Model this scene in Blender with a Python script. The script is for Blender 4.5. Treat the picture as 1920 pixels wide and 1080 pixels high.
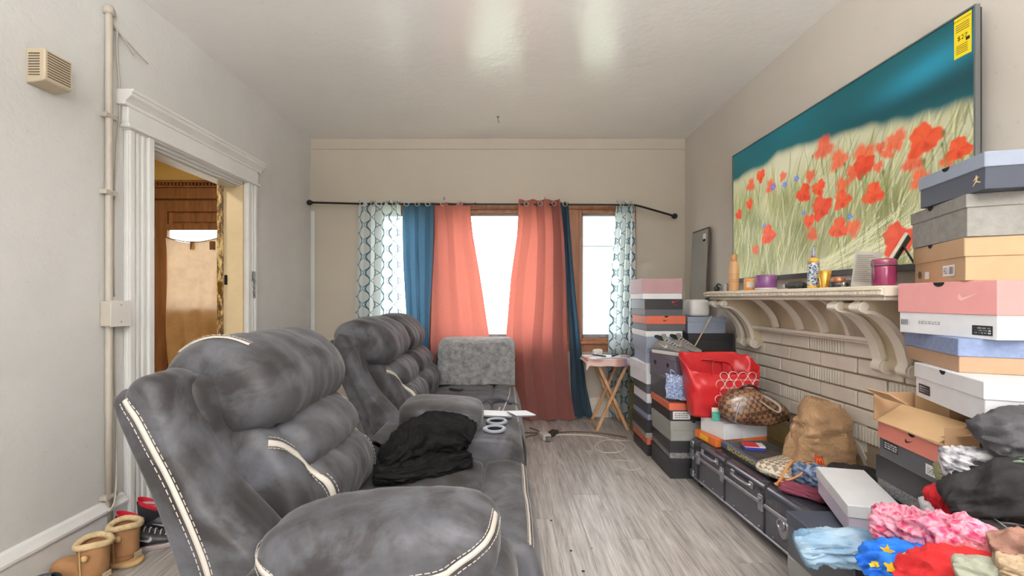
import bpy, bmesh, math, random
import numpy as np
from mathutils import Vector, Matrix, Euler, noise
for _o in list(bpy.data.objects): bpy.data.objects.remove(_o)
SC = bpy.context.scene
COL = SC.collection
R = math.radians
rnd = random.Random(7)

# ------------------------------------------------------------------ camera
CAMH = 1.15
cam = bpy.data.cameras.new('camera'); cam_o = bpy.data.objects.new('camera', cam); COL.objects.link(cam_o)
cam.sensor_width = 36; cam.lens = 36*815/1920; cam.shift_x = 13/1920; cam.shift_y = 20/1920
cam.clip_start = .02
cam_o.location = (0, 0, CAMH); cam_o.rotation_euler = (R(90), 0, 0)
SC.camera = cam_o
# ------------------------------------------------------------------ world: even bright overcast sky
w = bpy.data.worlds.new('overcast_sky'); SC.world = w; w.use_nodes = True
bg = w.node_tree.nodes['Background']; bg.inputs[0].default_value = (.93, .965, 1, 1); bg.inputs[1].default_value = 9.0
# ------------------------------------------------------------------ exposure
vs = SC.view_settings
vs.view_transform = 'Standard'; vs.look = 'None'; vs.gamma = 1; vs.use_curve_mapping = False
vs.exposure = 0.15
# ------------------------------------------------------------------ room measurements (metres)
XL, XR, YB, YR, ZC = -1.886, 1.746, 4.223, -2.6, 2.70
WIN = [(-1.25, -.735), (-.658, .451), (.715, 1.19)]; WZ0, WZ1 = .735, 2.015
FILL_WIN = (-.75, .75, .95, 2.2)  # rear window added out of view to let in fill daylight
def portal(name, loc, rot, sx, sy):
    l = bpy.data.lights.new(name, 'AREA'); l.shape = 'RECTANGLE'; l.size = sx; l.size_y = sy
    l.cycles.is_portal = True
    o = bpy.data.objects.new(name, l); COL.objects.link(o); o.location = loc; o.rotation_euler = rot
portal('window_daylight_portal', (0, YB+.16, (WZ0+WZ1)/2), (R(-90), 0, 0), 2.6, 1.4)
portal('added_rear_window_portal', (0, YR-.16, (FILL_WIN[2]+FILL_WIN[3])/2), (R(90), 0, 0), 1.6, 1.35)
portal('door_daylight_portal', (-3.08, YB+.16, 1.45), (R(-90), 0, 0), .7, .8)
def lamp(name, loc, power, size, color, rx=0):
    l = bpy.data.lights.new(name, 'AREA'); l.shape = 'DISK'; l.size = size; l.energy = power; l.color = color
    o = bpy.data.objects.new(name, l); COL.objects.link(o); o.location = loc; o.rotation_euler = (rx, 0, 0)
lamp('added_fill_light', (.3, -.95, 1.86), 340, .34, (1, .985, .965), R(180))  # unseen fill added behind the camera, bounced off the ceiling
lamp('added_hall_fill', (-2.9, 2.6, 2.60), 26, .25, (1, .9, .76))  # unseen light added to brighten the hall

# ------------------------------------------------------------------ helpers
def tag(o, label=None, cat=None, group=None, kind=None):
    if label: o['label'] = label
    if cat: o['category'] = cat
    if group: o['group'] = group
    if kind: o['kind'] = kind
    return o
def root(name, label, cat, loc=(0, 0, 0), rz=0, group=None, rot=None):
    o = bpy.data.objects.new(name, None); COL.objects.link(o); o.empty_display_size = .05
    o.location = loc; o.rotation_euler = rot if rot else (0, 0, rz)
    return tag(o, label, cat, group)
def obj(name, vf, mat, parent=None, smooth=False, world=False, bevel=0, seg=1, sub=0, loc=None, rot=None):
    v, f = vf
    if world and parent is not None:
        p = parent
        off = Vector(p.location)
        while p.parent is not None:
            p = p.parent; off = off + Vector(p.location)
        v = [tuple(Vector(c) - off) for c in v]
    me = bpy.data.meshes.new(name); me.from_pydata([tuple(c) for c in v], [], [tuple(int(i) for i in q) for q in f]); me.update()
    if mat: me.materials.append(mat)
    if smooth: me.polygons.foreach_set('use_smooth', [True]*len(me.polygons))
    o = bpy.data.objects.new(name, me); COL.objects.link(o)
    if parent is not None: o.parent = parent
    if loc: o.location = loc
    if rot: o.rotation_euler = rot
    if bevel:
        m = o.modifiers.new('bevel', 'BEVEL'); m.width = bevel; m.segments = seg; m.limit_method = 'ANGLE'; m.angle_limit = R(40)
    if sub:
        m = o.modifiers.new('subsurf', 'SUBSURF'); m.levels = sub; m.render_levels = sub
    return o
def struct(o): o['kind'] = 'structure'; return o
def one(o, label, cat, group=None): return tag(o, label, cat, group)
def merge(*parts):
    V, F = [], []
    for v, f in parts:
        n = len(V); V += [tuple(c) for c in v]; F += [tuple(i+n for i in q) for q in f]
    return V, F
def box(x0, x1, y0, y1, z0, z1):
    v = [(x0,y0,z0),(x1,y0,z0),(x1,y1,z0),(x0,y1,z0),(x0,y0,z1),(x1,y0,z1),(x1,y1,z1),(x0,y1,z1)]
    return v, [(0,3,2,1),(4,5,6,7),(0,1,5,4),(1,2,6,5),(2,3,7,6),(3,0,4,7)]
def cbox(c, s): return box(c[0]-s[0]/2, c[0]+s[0]/2, c[1]-s[1]/2, c[1]+s[1]/2, c[2]-s[2]/2, c[2]+s[2]/2)
def xf(vf, M):
    return [tuple(M @ Vector(c)) for c in vf[0]], vf[1]
def TR(loc=(0,0,0), rot=(0,0,0), s=(1,1,1)):
    return Matrix.Translation(loc) @ Euler(rot).to_matrix().to_4x4() @ Matrix.Diagonal((*s, 1))
def lathe(prof, n=24, cap=True):
    V, F = [], []
    for r, z in prof:
        for k in range(n):
            a = 2*math.pi*k/n; V.append((r*math.cos(a), r*math.sin(a), z))
    for i in range(len(prof)-1):
        for k in range(n):
            a, b = i*n+k, i*n+(k+1) % n; F.append((a, b, b+n, a+n))
    if cap:
        F.append(tuple(range(n-1, -1, -1))); F.append(tuple((len(prof)-1)*n+k for k in range(n)))
    return V, F
def cr(pts, n=8, closed=False):
    """Catmull-Rom resampling"""
    P = [np.array(p, float) for p in pts]; out = []; m = len(P)
    segs = m if closed else m-1
    for i in range(segs):
        if closed: p0, p1, p2, p3 = P[i-1], P[i], P[(i+1) % m], P[(i+2) % m]
        else: p0, p1, p2, p3 = P[max(i-1,0)], P[i], P[i+1], P[min(i+2,m-1)]
        for k in range(n):
            t = k/n
            out.append(.5*((2*p1)+(-p0+p2)*t+(2*p0-5*p1+4*p2-p3)*t*t+(-p0+3*p1-3*p2+p3)*t**3))
    if not closed: out.append(P[-1])
    return out
def frames(P):
    P = [Vector(p) for p in P]; T = []
    for i in range(len(P)):
        a = P[max(i-1,0)]; b = P[min(i+1,len(P)-1)]; t = (b-a); T.append(t.normalized() if t.length > 1e-9 else Vector((0,0,1)))
    u = Vector((0,0,1)) if abs(T[0].z) < .9 else Vector((1,0,0))
    out = []
    for p, t in zip(P, T):
        s = t.cross(u)
        if s.length < 1e-6: s = t.cross(Vector((0,1,0)))
        s.normalize(); u = s.cross(t).normalized(); out.append((p, t, s, u))
    return out
def tube(pts, r, n=8, closed=False, ru=None):
    """swept tube; r may be list; ru = second radius"""
    fr = frames(pts); V, F = [], []; m = len(fr)
    for i, (p, t, s, u) in enumerate(fr):
        ri = r[i] if isinstance(r, (list, tuple)) else r
        rj = ri if ru is None else (ru[i] if isinstance(ru, (list, tuple)) else ru)
        for k in range(n):
            a = 2*math.pi*k/n; V.append(p + s*math.cos(a)*ri + u*math.sin(a)*rj)
    for i in range(m-1 if not closed else m):
        j = (i+1) % m
        for k in range(n):
            a, b = i*n+k, i*n+(k+1) % n; F.append((a, b, j*n+(k+1) % n, j*n+k))
    if not closed:
        F.append(tuple(range(n-1, -1, -1))); F.append(tuple((m-1)*n+k for k in range(n)))
    return V, F
def ring(c, rad, r, n=24, m=8, rot=(0,0,0), rz=None):
    M = TR(c, rot); V, F = [], []
    for i in range(n):
        a = 2*math.pi*i/n
        for k in range(m):
            b = 2*math.pi*k/m
            V.append(M @ Vector(((rad+r*math.cos(b))*math.cos(a), (rad+r*math.cos(b))*math.sin(a), (rz or r)*math.sin(b))))
    for i in range(n):
        for k in range(m):
            F.append((i*m+k, ((i+1) % n)*m+k, ((i+1) % n)*m+(k+1) % m, i*m+(k+1) % m))
    return V, F
def poly_ext(prof, y0, y1):
    """closed (x,z) polygon extruded along y"""
    n = len(prof); V = [(p[0], y0, p[1]) for p in prof] + [(p[0], y1, p[1]) for p in prof]
    F = [tuple(range(n)), tuple(range(2*n-1, n-1, -1))] + [(i, i+n, (i+1) % n+n, (i+1) % n) for i in range(n)]
    return V, F
def puff(prof, y0, y1, r, n=6, seg=5, ymid=10, wr=0, wf=9, seed=0, crown=0, rin=None, gather=0):
    """rounded extrusion of a smooth (x,z) profile along y: upholstered pad; crown bulges the middle"""
    P = np.array(cr(prof, n, True)); N = len(P)
    area = .5*np.sum(P[:,0]*np.roll(P[:,1],-1)-np.roll(P[:,0],-1)*P[:,1])
    tg = np.roll(P,-1,0)-np.roll(P,1,0); tg /= (np.linalg.norm(tg, axis=1, keepdims=True)+1e-9)
    nm = np.stack([tg[:,1], -tg[:,0]], 1)*(1 if area > 0 else -1)
    secs = []
    for k in range(seg+1):
        a = math.pi/2*k/seg; secs.append((y0+r*(1-math.cos(a)), (rin or r)*(1-math.sin(a))))
    for k in range(1, ymid): secs.append((y0+r+(y1-y0-2*r)*k/ymid, 0))
    for k in range(seg+1):
        a = math.pi/2*(1-k/seg); secs.append((y1-r*(1-math.cos(a)), (rin or r)*(1-math.sin(a))))
    V, F = [], []
    for y, ins in secs:
        t = (y-y0)/(y1-y0); bul = crown*(math.sin(math.pi*t)**.7 if 0 < t < 1 else 0)
        for i in range(N):
            d = -ins+bul; q = P[i]+nm[i]*d
            if wr:
                q = q + nm[i]*wr*(noise.noise(Vector((q[0]*wf, y*wf*1.6, q[1]*wf+seed)))+.5*noise.noise(Vector((q[0]*wf*.7, y*wf*4, q[1]*wf*.9+seed+9))))
            if gather:
                # puckers where the cover is pulled into the seams at both ends of the profile loop
                s_ = abs(math.sin(math.pi*i/N)); q = q - nm[i]*gather*max(0, math.sin(y*95+3*noise.noise(Vector((y*9, seed, 0)))))*(1-s_)**2
            V.append((q[0], y, q[1]))
    m = len(secs)
    for i in range(m-1):
        for k in range(N): F.append((i*N+k, (i+1)*N+k, (i+1)*N+(k+1) % N, i*N+(k+1) % N))
    F.append(tuple(range(N))); F.append(tuple((m-1)*N+k for k in range(N-1, -1, -1)))
    if area < 0: F = [tuple(reversed(q)) for q in F]
    return V, F
def sgnp(a, e): return math.copysign(abs(a)**e, a)
def pad(c, h, e1=.5, e2=.5, nu=32, nv=20, wr=0, wf=10, seed=0, rot=(0,0,0), fold=0, fk=8):
    """superellipsoid cushion"""
    M = TR(c, rot); V, F = [], []
    for j in range(nv+1):
        ph = -math.pi/2+math.pi*j/nv
        for i in range(nu):
            th = 2*math.pi*i/nu
            p = Vector((h[0]*sgnp(math.cos(ph), e1)*sgnp(math.cos(th), e2), h[1]*sgnp(math.cos(ph), e1)*sgnp(math.sin(th), e2), h[2]*sgnp(math.sin(ph), e1)))
            if wr or fold:
                nn = p.normalized()
                d = wr*(noise.noise(p*wf+Vector((seed, seed*.3, 0)))+.5*noise.noise(p*wf*2.2+Vector((0, seed, 0))))
                d += fold*math.sin(fk*th+3*noise.noise(p*wf*.5+Vector((seed,0,0))))*abs(math.cos(ph))
                p = p+nn*d
            V.append(M @ p)
    for j in range(nv):
        for i in range(nu): F.append((j*nu+i, j*nu+(i+1) % nu, (j+1)*nu+(i+1) % nu, (j+1)*nu+i))
    return V, F
def bundle(pts, ra, rb, n=36, seed=0, amp=.012, k=7, wf=9, twist=2., step=7, ends=.35, flat=None):
    """crumpled cloth: swept oval with creased folds running along it; flat = lowest z"""
    P = cr(pts, step); m = len(P); fr = frames(P); V, F = [], []
    pi = np.linspace(0, 1, len(pts)); RA = np.interp(np.linspace(0,1,m), pi, ra); RB = np.interp(np.linspace(0,1,m), pi, rb)
    for i, (p, t, s, u) in enumerate(fr):
        tt = i/(m-1); e = min(tt, 1-tt)/.12; sc = ends+(1-ends)*math.sqrt(max(0, 1-(1-min(1, e))**2))
        for q in range(n):
            a = 2*math.pi*q/n; d = s*math.cos(a)*RA[i]*sc+u*math.sin(a)*RB[i]*sc
            pp = p+d; nn = d.normalized()
            w1 = noise.noise(pp*wf+Vector((seed*3.1, seed, 0))); w2 = noise.noise(pp*wf*.6+Vector((seed, 7, seed*2)))
            # creases: ridged noise, tight across the roll and long along it
            ca, sa = math.cos(a+twist*tt*.5+w2*.9)*k*.42, math.sin(a+twist*tt*.5+w2*.9)*k*.42
            r1 = 1-2.6*abs(noise.noise(Vector((ca, sa+seed*5.3, tt*2.6+w1))))
            r2 = 1-2.6*abs(noise.noise(Vector((ca*2.1+seed, sa*2.1, tt*6+seed*1.7))))
            r3 = 1-2.6*abs(noise.noise(Vector((ca*4.3+seed*2, sa*4.3+w2*2, tt*9+seed))))
            pp = pp+nn*amp*(r1*.95+r2*.55+r3*.16+w1*.7)
            if flat is not None and pp.z < flat: pp.z = flat+.002*(1+w1)
            V.append(pp)
    for i in range(m-1):
        for q in range(n): F.append((i*n+q, i*n+(q+1) % n, (i+1)*n+(q+1) % n, (i+1)*n+q))
    F.append(tuple(range(n-1, -1, -1))); F.append(tuple((m-1)*n+q for q in range(n)))
    return V, F
def grid(fn, nu, nv, closed_u=False):
    V = [fn(i/nu, j/nv) for j in range(nv+1) for i in range(nu+1)]; F = []
    for j in range(nv):
        for i in range(nu):
            a = j*(nu+1)+i; F.append((a, a+1, a+nu+2, a+nu+1))
    return V, F
def solid(o, t, off=0):
    m = o.modifiers.new('thickness', 'SOLIDIFY'); m.thickness = t; m.offset = off; return o
def text_vf(s, size, align='CENTER', shear=0):
    c = bpy.data.curves.new('t', 'FONT'); c.body = s; c.size = size; c.align_x = align; c.align_y = 'CENTER'; c.shear = shear
    c.resolution_u = 2
    o = bpy.data.objects.new('t', c); COL.objects.link(o)
    me = bpy.data.meshes.new_from_object(o.evaluated_get(bpy.context.evaluated_depsgraph_get()))
    vf = ([tuple(v.co) for v in me.vertices], [tuple(p.vertices) for p in me.polygons])
    bpy.data.objects.remove(o); bpy.data.curves.remove(c); bpy.data.meshes.remove(me)
    return vf
def flat_poly(pts): return [(x, y, 0) for x, y in pts], [tuple(range(len(pts)))]

from mathutils.bvhtree import BVHTree
def snapper(*vfs):
    V, F = merge(*vfs); bv = BVHTree.FromPolygons([Vector(v) for v in V], [tuple(f) for f in F])
    def sn(P):
        Q, N = [], []
        for p in P:
            loc, nr, _, _ = bv.find_nearest(Vector(p)); d = Vector(p)-loc
            Q.append(tuple(loc)); N.append(tuple(nr))
        # even out the normals along the line
        N2 = []
        for i in range(len(N)):
            n_ = sum((Vector(N[j]) for j in range(max(0, i-2), min(len(N), i+3))), Vector()); N2.append(tuple(n_.normalized() if n_.length > 1e-6 else Vector((0,0,1))))
        return Q, N2
    sn.bv = bv
    return sn
def front_ray(P, *vfs):
    """points (y, z) projected from the room side (+x) onto the given meshes"""
    bv = snapper(*vfs).bv; H, N = [], []
    for y, z_ in P:
        loc, nr, _, _ = bv.ray_cast(Vector((.6, y, z_+.35)), Vector((-1, 0, -.35/1.25)).normalized())
        if loc is None: continue
        H.append(loc); N.append(nr if nr.x > 0 else -nr)
    def sm(L, w=2): return [sum((L[j] for j in range(max(0, i-w), min(len(L), i+w+1))), Vector())/len(range(max(0, i-w), min(len(L), i+w+1))) for i in range(len(L))]
    Hs = sm(H); return [tuple(h) for h in Hs], [tuple(n_.normalized()) for n_ in sm(N, 3)]
# ------------------------------------------------------------------ materials
_M = {}
def srgb(r, g, b):
    f = lambda c: (c/255/12.92) if c/255 <= .04045 else ((c/255+.055)/1.055)**2.4
    return (f(r), f(g), f(b))
class NT:
    def __init__(s, name):
        s.m = bpy.data.materials.new(name); s.m.use_nodes = True; s.t = s.m.node_tree; s.n = s.t.nodes
        s.b = s.n['Principled BSDF']; s.out = s.n['Material Output']
    def add(s, typ, **kw):
        n = s.n.new(typ)
        for k, v in kw.items():
            if k.startswith('i_'):
                key = k[2:]; n.inputs[int(key) if key.isdigit() else key].default_value = v
            else: setattr(n, k, v)
        return n
    def link(s, a, b): s.t.links.new(a, b)
    def coord(s, kind='Object', scale=(1,1,1), rnd_off=False, rot=(0,0,0)):
        tc = s.add('ShaderNodeTexCoord'); mp = s.add('ShaderNodeMapping'); mp.inputs['Scale'].default_value = scale; mp.inputs['Rotation'].default_value = rot
        s.link(tc.outputs[kind], mp.inputs[0])
        if rnd_off:
            oi = s.add('ShaderNodeObjectInfo'); mu = s.add('ShaderNodeMath', operation='MULTIPLY', i_1=37.0)
            s.link(oi.outputs['Random'], mu.inputs[0])
            cx = s.add('ShaderNodeCombineXYZ')
            for k in range(3): s.link(mu.outputs[0], cx.inputs[k])
            s.link(cx.outputs[0], mp.inputs['Location'])
        return mp.outputs[0]
    def noise(s, vec, scale, detail=3, rough=.55, dist=0):
        n = s.add('ShaderNodeTexNoise'); n.inputs['Scale'].default_value = scale; n.inputs['Detail'].default_value = detail
        n.inputs['Roughness'].default_value = rough; n.inputs['Distortion'].default_value = dist
        s.link(vec, n.inputs['Vector']); return n.outputs['Fac']
    def ramp(s, fac, stops, interp='LINEAR'):
        r = s.add('ShaderNodeValToRGB'); cr_ = r.color_ramp; cr_.interpolation = interp
        while len(cr_.elements) < len(stops): cr_.elements.new(.5)
        for e, (p, c) in zip(cr_.elements, stops):
            e.position = p; e.color = (*c, 1) if len(c) == 3 else c
        s.link(fac, r.inputs[0]); return r.outputs[0]
    def mix(s, fac, a, b, mode='MIX'):
        n = s.add('ShaderNodeMix', data_type='RGBA', blend_type=mode)
        for k, val in ((0, fac), (6, a), (7, b)):
            if hasattr(val, 'is_linked') or hasattr(val, 'node'): s.link(val, n.inputs[k])
            else: n.inputs[k].default_value = val if k == 0 else (*val, 1)
        return n.outputs[2]
    def bump(s, h, strength, dist=.01):
        b = s.add('ShaderNodeBump'); b.inputs['Strength'].default_value = strength; b.inputs['Distance'].default_value = dist
        s.link(h, b.inputs['Height']); s.link(b.outputs[0], s.b.inputs['Normal']); return b
def mat(name, col, rough=.6, var=0, vscale=8, bump=0, bscale=60, spec=.5, metal=0, sheen=0, kind='Object', alpha=1, coat=0, stretch=(1,1,1), emit=0):
    if name in _M: return _M[name]
    t = NT(name); b = t.b
    b.inputs['Base Color'].default_value = (*col, 1); b.inputs['Roughness'].default_value = rough
    b.inputs['Specular IOR Level'].default_value = spec; b.inputs['Metallic'].default_value = metal
    if sheen:
        b.inputs['Sheen Weight'].default_value = sheen; b.inputs['Sheen Roughness'].default_value = .45
    if coat: b.inputs['Coat Weight'].default_value = coat; b.inputs['Coat Roughness'].default_value = .15
    if emit:
        b.inputs['Emission Color'].default_value = (*col, 1); b.inputs['Emission Strength'].default_value = emit
    if var or bump: v = t.coord(kind, stretch, True)
    if var:
        f = t.noise(v, vscale, 4, .6)
        c0 = tuple(max(0, c*(1-var)) for c in col); c1 = tuple(min(1, c*(1+var)) for c in col)
        t.link(t.ramp(f, [(.3, c0), (.7, c1)]), b.inputs['Base Color'])
    if bump: t.bump(t.noise(v, bscale, 3), bump, .004)
    _M[name] = t.m; return t.m
C = srgb
# ================================================================== SETTING
def wall_mat(name, col, gloss=.35, bscale=5, bstr=.35, dirt=.06):
    t = NT(name); v = t.coord('Object')
    f = t.noise(v, 1.6, 4, .6); c0 = tuple(c*(1-dirt) for c in col)
    col1 = t.ramp(f, [(.3, c0), (.65, col)])
    sp = t.ramp(t.noise(v, 34, 2, .5), [(.70, (0,0,0)), (.76, (1,1,1))])
    m2 = t.add('ShaderNodeMath', operation='MULTIPLY', i_1=.22); t.link(sp, m2.inputs[0])
    t.link(t.mix(m2.outputs[0], col1, tuple(c*.6 for c in col)), t.b.inputs['Base Color'])
    t.b.inputs['Roughness'].default_value = gloss
    a = t.noise(v, bscale, 5, .6, .3); b = t.noise(v, bscale*9, 3, .6)
    ad = t.add('ShaderNodeMath', operation='MULTIPLY_ADD', i_1=.25); t.link(b, ad.inputs[0]); t.link(a, ad.inputs[2])
    t.bump(ad.outputs[0], bstr, .012); return t.m
m_left = wall_mat('wall_paint_cool_white', C(212,212,210), .42, 6, .5, .10)
m_wall = wall_mat('wall_paint_cream', C(208,201,191), .5, 4, .22, .07)
m_back = wall_mat('wall_paint_tan_backlit', C(190,180,165), .5, 4, .22, .07)  # back wall's backlit dimness is put into this darker tan
m_ceil = wall_mat('ceiling_gloss_paint', C(240,238,235), .2, 2.6, .42, .03)
m_cream_shaded = mat('shaded_cream_paint', C(208,192,164), .42, .06, 5)  # cream paint with the shade under the mantel put into its colour
m_trim = mat('trim_gloss_white', C(226,226,224), .35, .05, 5, .15, 40)
m_cream = mat('cream_gloss_paint', C(232,223,208), .38, .07, 6, .2, 40)
m_hall = mat('hall_yellow_paint', C(214,186,118), .6, .05, 3)
def wood(name, c0, c1, rough=.4, sc=(14, 14, 1.2), rnd_off=True, coat=0):
    t = NT(name); v = t.coord('Object', sc, rnd_off)
    f = t.noise(v, 1.6, 6, .65, .6); t.link(t.ramp(f, [(.3, c0), (.7, c1)]), t.b.inputs['Base Color'])
    t.b.inputs['Roughness'].default_value = rough
    if coat: t.b.inputs['Coat Weight'].default_value = coat
    t.bump(f, .15, .003); return t.m
m_oak = wood('stained_oak', C(104,66,42), C(150,104,68), .35)
m_frame = wood('window_wood', C(120,70,40), C(168,112,72), .45)

def wall_holes(axis, at0, at1, a0, a1, z0, z1, holes):
    """thick wall slab with rectangular holes; axis 'x' = slab runs along x"""
    A = sorted({a0, a1, *[h[0] for h in holes], *[h[1] for h in holes]}); Z = sorted({z0, z1, *[h[2] for h in holes], *[h[3] for h in holes]})
    parts = []
    for i in range(len(A)-1):
        for j in range(len(Z)-1):
            ca, cz = (A[i]+A[i+1])/2, (Z[j]+Z[j+1])/2
            if any(h[0] < ca < h[1] and h[2] < cz < h[3] for h in holes): continue
            parts.append(box(A[i], A[i+1], at0, at1, Z[j], Z[j+1]) if axis == 'x' else box(at0, at1, A[i], A[i+1], Z[j], Z[j+1]))
    V, F = merge(*parts)
    bm = bmesh.new(); vs_ = [bm.verts.new(v) for v in V]
    for f in F: bm.faces.new([vs_[i] for i in f])
    bmesh.ops.remove_doubles(bm, verts=bm.verts, dist=1e-5)
    # drop the doubled inner faces between cells
    seen = {}
    for f in bm.faces: seen.setdefault(tuple(sorted(v.index for v in f.verts)), []).append(f)
    bm.verts.index_update(); seen = {}
    for f in bm.faces: seen.setdefault(tuple(sorted(v.index for v in f.verts)), []).append(f)
    dead = [f for fs in seen.values() if len(fs) > 1 for f in fs]
    bmesh.ops.delete(bm, geom=dead, context='FACES_ONLY')
    bm.verts.index_update(); out = ([tuple(v.co) for v in bm.verts], [tuple(v.index for v in f.verts) for f in bm.faces]); bm.free(); return out

DY0, DY1, DZ = 2.30, 3.135, 1.985            # doorway to the hall in the left wall
WT = .165                                     # wall thickness
struct(obj('wall_left', wall_holes('y', XL-WT, XL, YR, YB+.15, 0, ZC, [(DY0, DY1, -.01, DZ)]), m_left))
struct(obj('wall_right', box(XR, XR+.15, YR, YB+.15, 0, ZC), m_wall))
struct(obj('wall_back', wall_holes('x', YB, YB+.15, XL, XR, 0, ZC, [(a, b, WZ0, WZ1) for a, b in WIN]), m_back))
struct(obj('wall_front', wall_holes('x', YR-.15, YR, XL, XR, 0, ZC, [FILL_WIN]), m_wall))
struct(obj('ceiling', box(-4.1, XR+.15, YR-.15, YB+.15, ZC, ZC+.12), m_ceil))
struct(obj('wall_hall_far', box(-4.1, -4.0, YR, YB+.15, 0, ZC), m_hall))
struct(obj('wall_hall_end', wall_holes('x', YB, YB+.15, -4.0, XL-WT, 0, ZC, [(-3.40, -2.56, -.01, 2.10)]), m_hall))
struct(obj('wall_hall_rear', box(-4.0, XL-WT, .6, .7, 0, ZC), m_hall))
struct(obj('wall_hall_lining', wall_holes('y', XL-WT-.012, XL-WT-.001, .7, YB, 0, ZC, [(DY0-.02, DY1+.02, -.01, DZ+.02)]), m_hall))
m_hfl = wood('hall_floor_wood', C(92,66,44), C(128,96,66), .45, (10, 1, 10))
struct(obj('floor_hall', box(-4.0, XL, .7, YB, -.1, -.002), m_hfl))

# ---- floor of grey wood-look planks
t = NT('grey_plank'); v = t.coord('Object', (9, 1.0, 9), True)
g = t.noise(v, 2.2, 7, .66, 1.1); v2 = t.coord('Object', (60, 2.2, 60), True); g2 = t.noise(v2, 2.0, 4, .6, .3)
oi = t.add('ShaderNodeObjectInfo')
c1 = t.ramp(g, [(.28, C(112,102,95)), (.44, C(152,145,139)), (.58, C(182,177,172)), (.74, C(212,209,205))])
c2 = t.mix(.38, c1, t.ramp(g2, [(.35, C(108,100,94)), (.65, C(212,208,204))]), 'MIX')
mm = t.add('ShaderNodeMapRange', i_3=.88, i_4=1.08); t.link(oi.outputs['Random'], mm.inputs[0])
hs = t.add('ShaderNodeHueSaturation'); t.link(c2, hs.inputs['Color']); t.link(mm.outputs[0], hs.inputs['Value'])
t.link(hs.outputs[0], t.b.inputs['Base Color']); t.b.inputs['Roughness'].default_value = .42
t.bump(g2, .25, .002); m_plank = t.m
floor = struct(obj('floor', box(XL, XR, YR, YB, -.12, -.006), mat('floor_joint', C(70,64,60), .8)))
pw = .152; nx = int(math.ceil((XR-XL)/pw)); pl_me = {}
for i in range(nx):
    x0 = XL+i*pw; wd = min(pw, XR-x0); y = YR-((i*.47) % 1.22)
    while y < YB-.01:
        a, b = max(y, YR), min(y+1.22, YB); y += 1.22
        if b-a < .04: continue
        key = (round(wd, 4), round(b-a, 3))
        if key not in pl_me:
            o = obj('plank', box(.0006, wd-.0006, .0006, b-a-.0006, -.006, 0), m_plank, floor); pl_me[key] = o.data
        else:
            o = bpy.data.objects.new('plank', pl_me[key]); COL.objects.link(o); o.parent = floor
        o.location = (x0, a, 0)
# crumbs of litter on the planks
m_lit = mat('floor_litter', C(52,46,42), .8)
for k, (x, y, s) in enumerate([(.155, 2.16, .011), (.24, 2.25, .006), (.30, 1.98, .006), (.33, 1.83, .007), (.06, 2.5, .005), (.40, 2.0, .004)]):
    one(obj('floor_crumb', pad((0,0,s*.4), (s, s*.8, s*.4), .8, .8, 8, 5, s*.3, 60, k), m_lit, loc=(x, y, .0)), 'dark crumb lying on the grey plank floor', 'crumb', 'crumbs on the plank floor')
one(obj('cigarette_stub', xf(lathe([(.004,0),(.004,.03)], 8), TR((0,0,.004), (R(90),0,R(40)))), mat('stub_paper', C(232,228,220), .7), loc=(1.02, 1.70, 0)), 'short white stub lying on the floor near the black trunk', 'stub')

# ---- baseboards
def baseboard(name, prof, y0, y1): return struct(obj(name, poly_ext(prof, y0, y1), m_trim))
bp = [(XL,0),(XL+.022,0),(XL+.022,.145),(XL+.034,.15),(XL+.034,.162),(XL+.022,.178),(XL+.014,.192),(XL,.2)]
baseboard('baseboard_left', bp, YR, 2.14); baseboard('baseboard_left_far', bp, 3.25, YB)
struct(obj('baseboard_back', merge(box(XL, XR, YB-.02, YB, 0, .17), box(XL, XR, YB-.03, YB, .17, .195)), m_cream, bevel=.004))
# ---- picture rail line at the top of the back wall, corner bead
struct(obj('trim_1', merge(box(XL, XR, YB-.012, YB, 2.60, ZC)), m_back, bevel=.003))
struct(obj('trim_2', box(XL, XL+.045, YB-.02, YB, .2, 2.0), m_left, bevel=.01, seg=2))

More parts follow.
